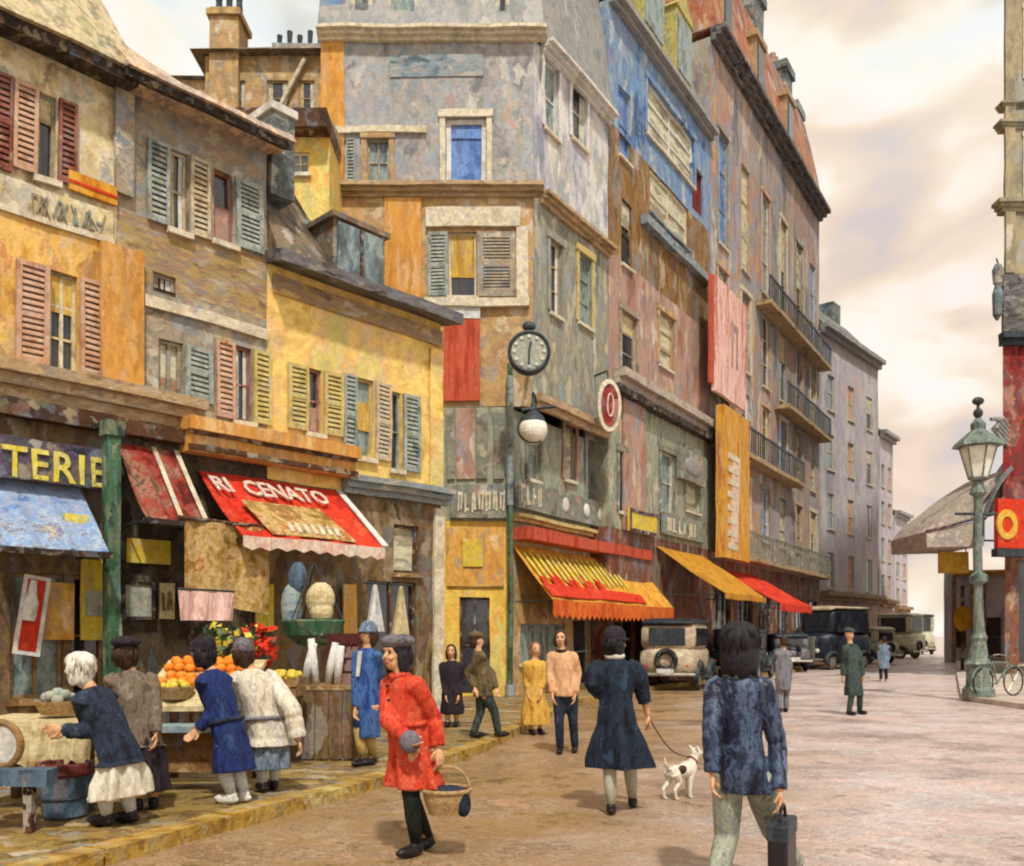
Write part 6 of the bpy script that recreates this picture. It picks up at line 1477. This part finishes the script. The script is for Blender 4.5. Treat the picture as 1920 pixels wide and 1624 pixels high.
    MB().torus((0, -L2_ - .06, .88), .26, .08, Matrix.Rotation(math.pi / 2, 3, 'X'), 22, 8).build('spare_wheel', M['tyre'], t, wobble=0, smooth=True)
    MB().box(-.24, .24, -L2_ - .2, -L2_ - .175, .52, .64).build('number_plate', M['white'], t, wobble=0)
    return t
ccream = mat('cream_car_paint', ['9c8c70', 'b8a888', 'c9bca0', 'a8957a', 'b09a90'], (3, 3, 3), rough=.4)
cgrey = mat('grey_car_paint', ['50525a', '6a6c72', '84848a', '5a5660'], (3, 3, 3), rough=.4)
cpale = mat('pale_green_cream_car_paint', ['a3a084', 'bdb998', 'ccc6ac', '9c9c84'], (2, 2, 2), rough=.45)
cdark = mat('black_blue_car_paint', ['14161c', '20242c', '2c3440', '1a1820'], (3, 3, 3), rough=.35)
hd = -math.degrees(math.atan2(dR[0], dR[1]))
motor_car('cream car seen from behind beside the ochre awning', (5.0, 27.4, 0), hd + 12, ccream, cdark, H=2.05, Wd=1.72, Ln=3.9, van=True)
motor_car('black car just ahead of the cream car', (8.3, 32.5, 0), hd + 6, cdark, cdark, H=1.8, Ln=4.0)
motor_car('low grey car parked before the black topped van', (12.0, 40.5, 0), hd + 30, cgrey, cdark, H=1.65)
motor_car('black topped van with pale roof edge in the middle of the street', (15.0, 42.5, 0), hd + 160, cdark, ccream, H=2.9, Wd=1.9, van=True)
motor_car('pale cream car between the black topped van and the far wagon', (19.4, 51, 0), hd + 60, cpale, cpale, H=2.0, Wd=1.8, Ln=4.4)
motor_car('long pale cream wagon far down the street', (25.2, 62, 0), hd + 70, cpale, cpale, H=3.0, Wd=2.0, Ln=5.4, van=True)
motor_car('most distant pale green wagon near the end of the street', (32.5, 74, 0), hd + 30, cpale, cdark, H=3.2, Wd=2.1, Ln=5.0, van=True)

# ================================================================== BICYCLE BY THE LAMP
p = G(1872, 1306, .12)
t = thing('bicycle', 'old dark bicycle with curved mudguard leaning at the foot of the street lamp', 'bicycle', p, math.radians(24))
def bw(x):
    ax = Matrix.Rotation(math.pi / 2, 3, 'X')
    o = MB().torus((x, 0, .35), .33, .02, ax, 30, 8).build('wheel', M['tyre'], t, wobble=0, smooth=True)
    q = MB()
    for i in range(14): a_ = i * 2 * math.pi / 14; q.tube([(x, 0, .35), (x + .32 * math.cos(a_), 0, .35 + .32 * math.sin(a_))], .004, 4)
    q.build('spokes', M['chrome'], o, wobble=0)
    MB().torus((x, 0, .35), .375, .025, ax, 20, 6, .3, 2.9).build('mudguard', M['lampiron'], t, wobble=0)
bw(-.52); bw(.52)
q = MB(); a_, b_, c_, d_, e_ = (-.52, 0, .35), (-.05, 0, .30), (-.2, 0, .82), (.36, 0, .80), (.52, 0, .35)
for x, y in ((a_, b_), (a_, c_), (b_, c_), (c_, d_), (b_, d_), (d_, e_)): q.tube([x, y], .018, 8)
q.tube([d_, (.33, 0, .95)], .016, 8).tube([c_, (-.23, 0, .92)], .014, 8); q.build('frame', M['lampiron'], t, wobble=0)
MB().tube([(.15, .26, .98), (.30, .2, 1.0), (.33, 0, .96), (.30, -.2, 1.0), (.15, -.26, .98)], .014, 8).build('handlebar', M['chrome'], t, wobble=0)
MB().ell((-.24, 0, .95), (.13, .075, .035)).build('saddle', M['shoe'], t, wobble=0, smooth=True)

# ================================================================== SKY, SUN, CAMERA
w = bpy.data.worlds.new("World"); SC.world = w; w.use_nodes = True
nt = w.node_tree; N = nt.nodes; L = nt.links
out = N['World Output']; bg = N['Background']
sky = N.new('ShaderNodeTexSky'); sky.sky_type = 'NISHITA'; sky.sun_disc = False
SUN_EL, SUN_AZ = math.radians(54), math.radians(170)        # azimuth clockwise from +Y: the sun stands behind the viewer
sky.sun_elevation = SUN_EL; sky.sun_rotation = SUN_AZ
L.new(sky.outputs[0], bg.inputs['Color']); bg.inputs['Strength'].default_value = .09
bg2 = N.new('ShaderNodeBackground'); bg2.inputs['Strength'].default_value = 1.06
tc = N.new('ShaderNodeTexCoord')
mp = N.new('ShaderNodeVectorMath'); mp.operation = 'MULTIPLY'; mp.inputs[1].default_value = (4.2, 4.2, 7.5)
L.new(tc.outputs['Generated'], mp.inputs[0])
n0 = N.new('ShaderNodeTexNoise'); n0.inputs['Scale'].default_value = 1.1; n0.inputs['Detail'].default_value = 3
L.new(mp.outputs[0], n0.inputs['Vector'])
mxv = N.new('ShaderNodeVectorMath'); mxv.operation = 'MULTIPLY_ADD'; mxv.inputs[1].default_value = (.9, .9, .9)
L.new(n0.outputs['Color'], mxv.inputs[0]); L.new(mp.outputs[0], mxv.inputs[2])
n1 = N.new('ShaderNodeTexNoise'); n1.inputs['Scale'].default_value = 1.0; n1.inputs['Detail'].default_value = 4; n1.inputs['Roughness'].default_value = .5
L.new(mxv.outputs[0], n1.inputs['Vector'])
vo = N.new('ShaderNodeTexVoronoi'); vo.inputs['Scale'].default_value = 3.2; vo.feature = 'SMOOTH_F1'
L.new(mxv.outputs[0], vo.inputs['Vector'])
sp = N.new('ShaderNodeSeparateColor'); L.new(vo.outputs['Color'], sp.inputs[0])
mm = N.new('ShaderNodeMix'); mm.data_type = 'FLOAT'; mm.inputs['Factor'].default_value = .22
L.new(n1.outputs['Fac'], mm.inputs['A']); L.new(sp.outputs[0], mm.inputs['B'])
def ramp(stops, src):
    rp = N.new('ShaderNodeValToRGB'); cr = rp.color_ramp
    for i, (ps, c_) in enumerate(stops):
        el = cr.elements[i] if i < 2 else cr.elements.new(ps)
        el.position = ps; el.color = lin(c_)
    L.new(src, rp.inputs['Fac']); return rp.outputs['Color']
ca = ramp([(.37, 'b4b8c0'), (.43, 'dccab4'), (.48, 'efdec2'), (.53, 'fffaec'), (.62, 'ffffff')], mm.outputs['Result'])
n2 = N.new('ShaderNodeTexNoise'); n2.inputs['Scale'].default_value = .62; n2.inputs['Detail'].default_value = 4
of = N.new('ShaderNodeVectorMath'); of.inputs[1].default_value = (5.1, 2.2, 7.7); L.new(mxv.outputs[0], of.inputs[0]); L.new(of.outputs[0], n2.inputs['Vector'])
cb_ = ramp([(.38, 'a4b8c4'), (.45, 'd4e0e4'), (.51, 'f4ecdc'), (.57, 'f6e0d2'), (.66, 'f0d0be')], n2.outputs['Fac'])
mc = N.new('ShaderNodeMix'); mc.data_type = 'RGBA'; mc.blend_type = 'MIX'; mc.inputs['Factor'].default_value = .46
L.new(ca, mc.inputs['A']); L.new(cb_, mc.inputs['B']); L.new(mc.outputs['Result'], bg2.inputs['Color'])
ms = N.new('ShaderNodeMixShader'); ms.inputs[0].default_value = .92
L.new(bg.outputs[0], ms.inputs[1]); L.new(bg2.outputs[0], ms.inputs[2]); L.new(ms.outputs[0], out.inputs['Surface'])
sd = bpy.data.lights.new('sun', 'SUN'); sd.energy = 3.2; sd.angle = math.radians(3); sd.color = (1, .95, .86)
so = bpy.data.objects.new('sun', sd); COL.objects.link(so)
dirv = Vector((math.sin(SUN_AZ) * math.cos(SUN_EL), math.cos(SUN_AZ) * math.cos(SUN_EL), math.sin(SUN_EL)))
so.rotation_euler = dirv.to_track_quat('Z', 'Y').to_euler(); so.location = dirv * 60
cd = bpy.data.cameras.new('camera'); co = bpy.data.objects.new('camera', cd); COL.objects.link(co)
co.location = (0, 0, EYE); co.rotation_euler = (math.pi / 2, 0, 0)
cd.sensor_fit = 'HORIZONTAL'; cd.sensor_width = 36; cd.lens = 36 * F / 1920
cd.shift_y = (HV - 812) / 1920; cd.clip_start = .1; cd.clip_end = 4000
SC.camera = co
SC.view_settings.view_transform = 'Standard'; SC.view_settings.look = 'None'; SC.view_settings.exposure = 0.12; SC.view_settings.gamma = 1
SC.cycles.max_bounces = 4; SC.cycles.diffuse_bounces = 2; SC.cycles.glossy_bounces = 2; SC.cycles.transmission_bounces = 1; SC.cycles.caustics_reflective = False; SC.cycles.caustics_refractive = False
SC.cycles.use_adaptive_sampling = True; SC.cycles.adaptive_threshold = .02
SC.cycles.filter_width = 2.1
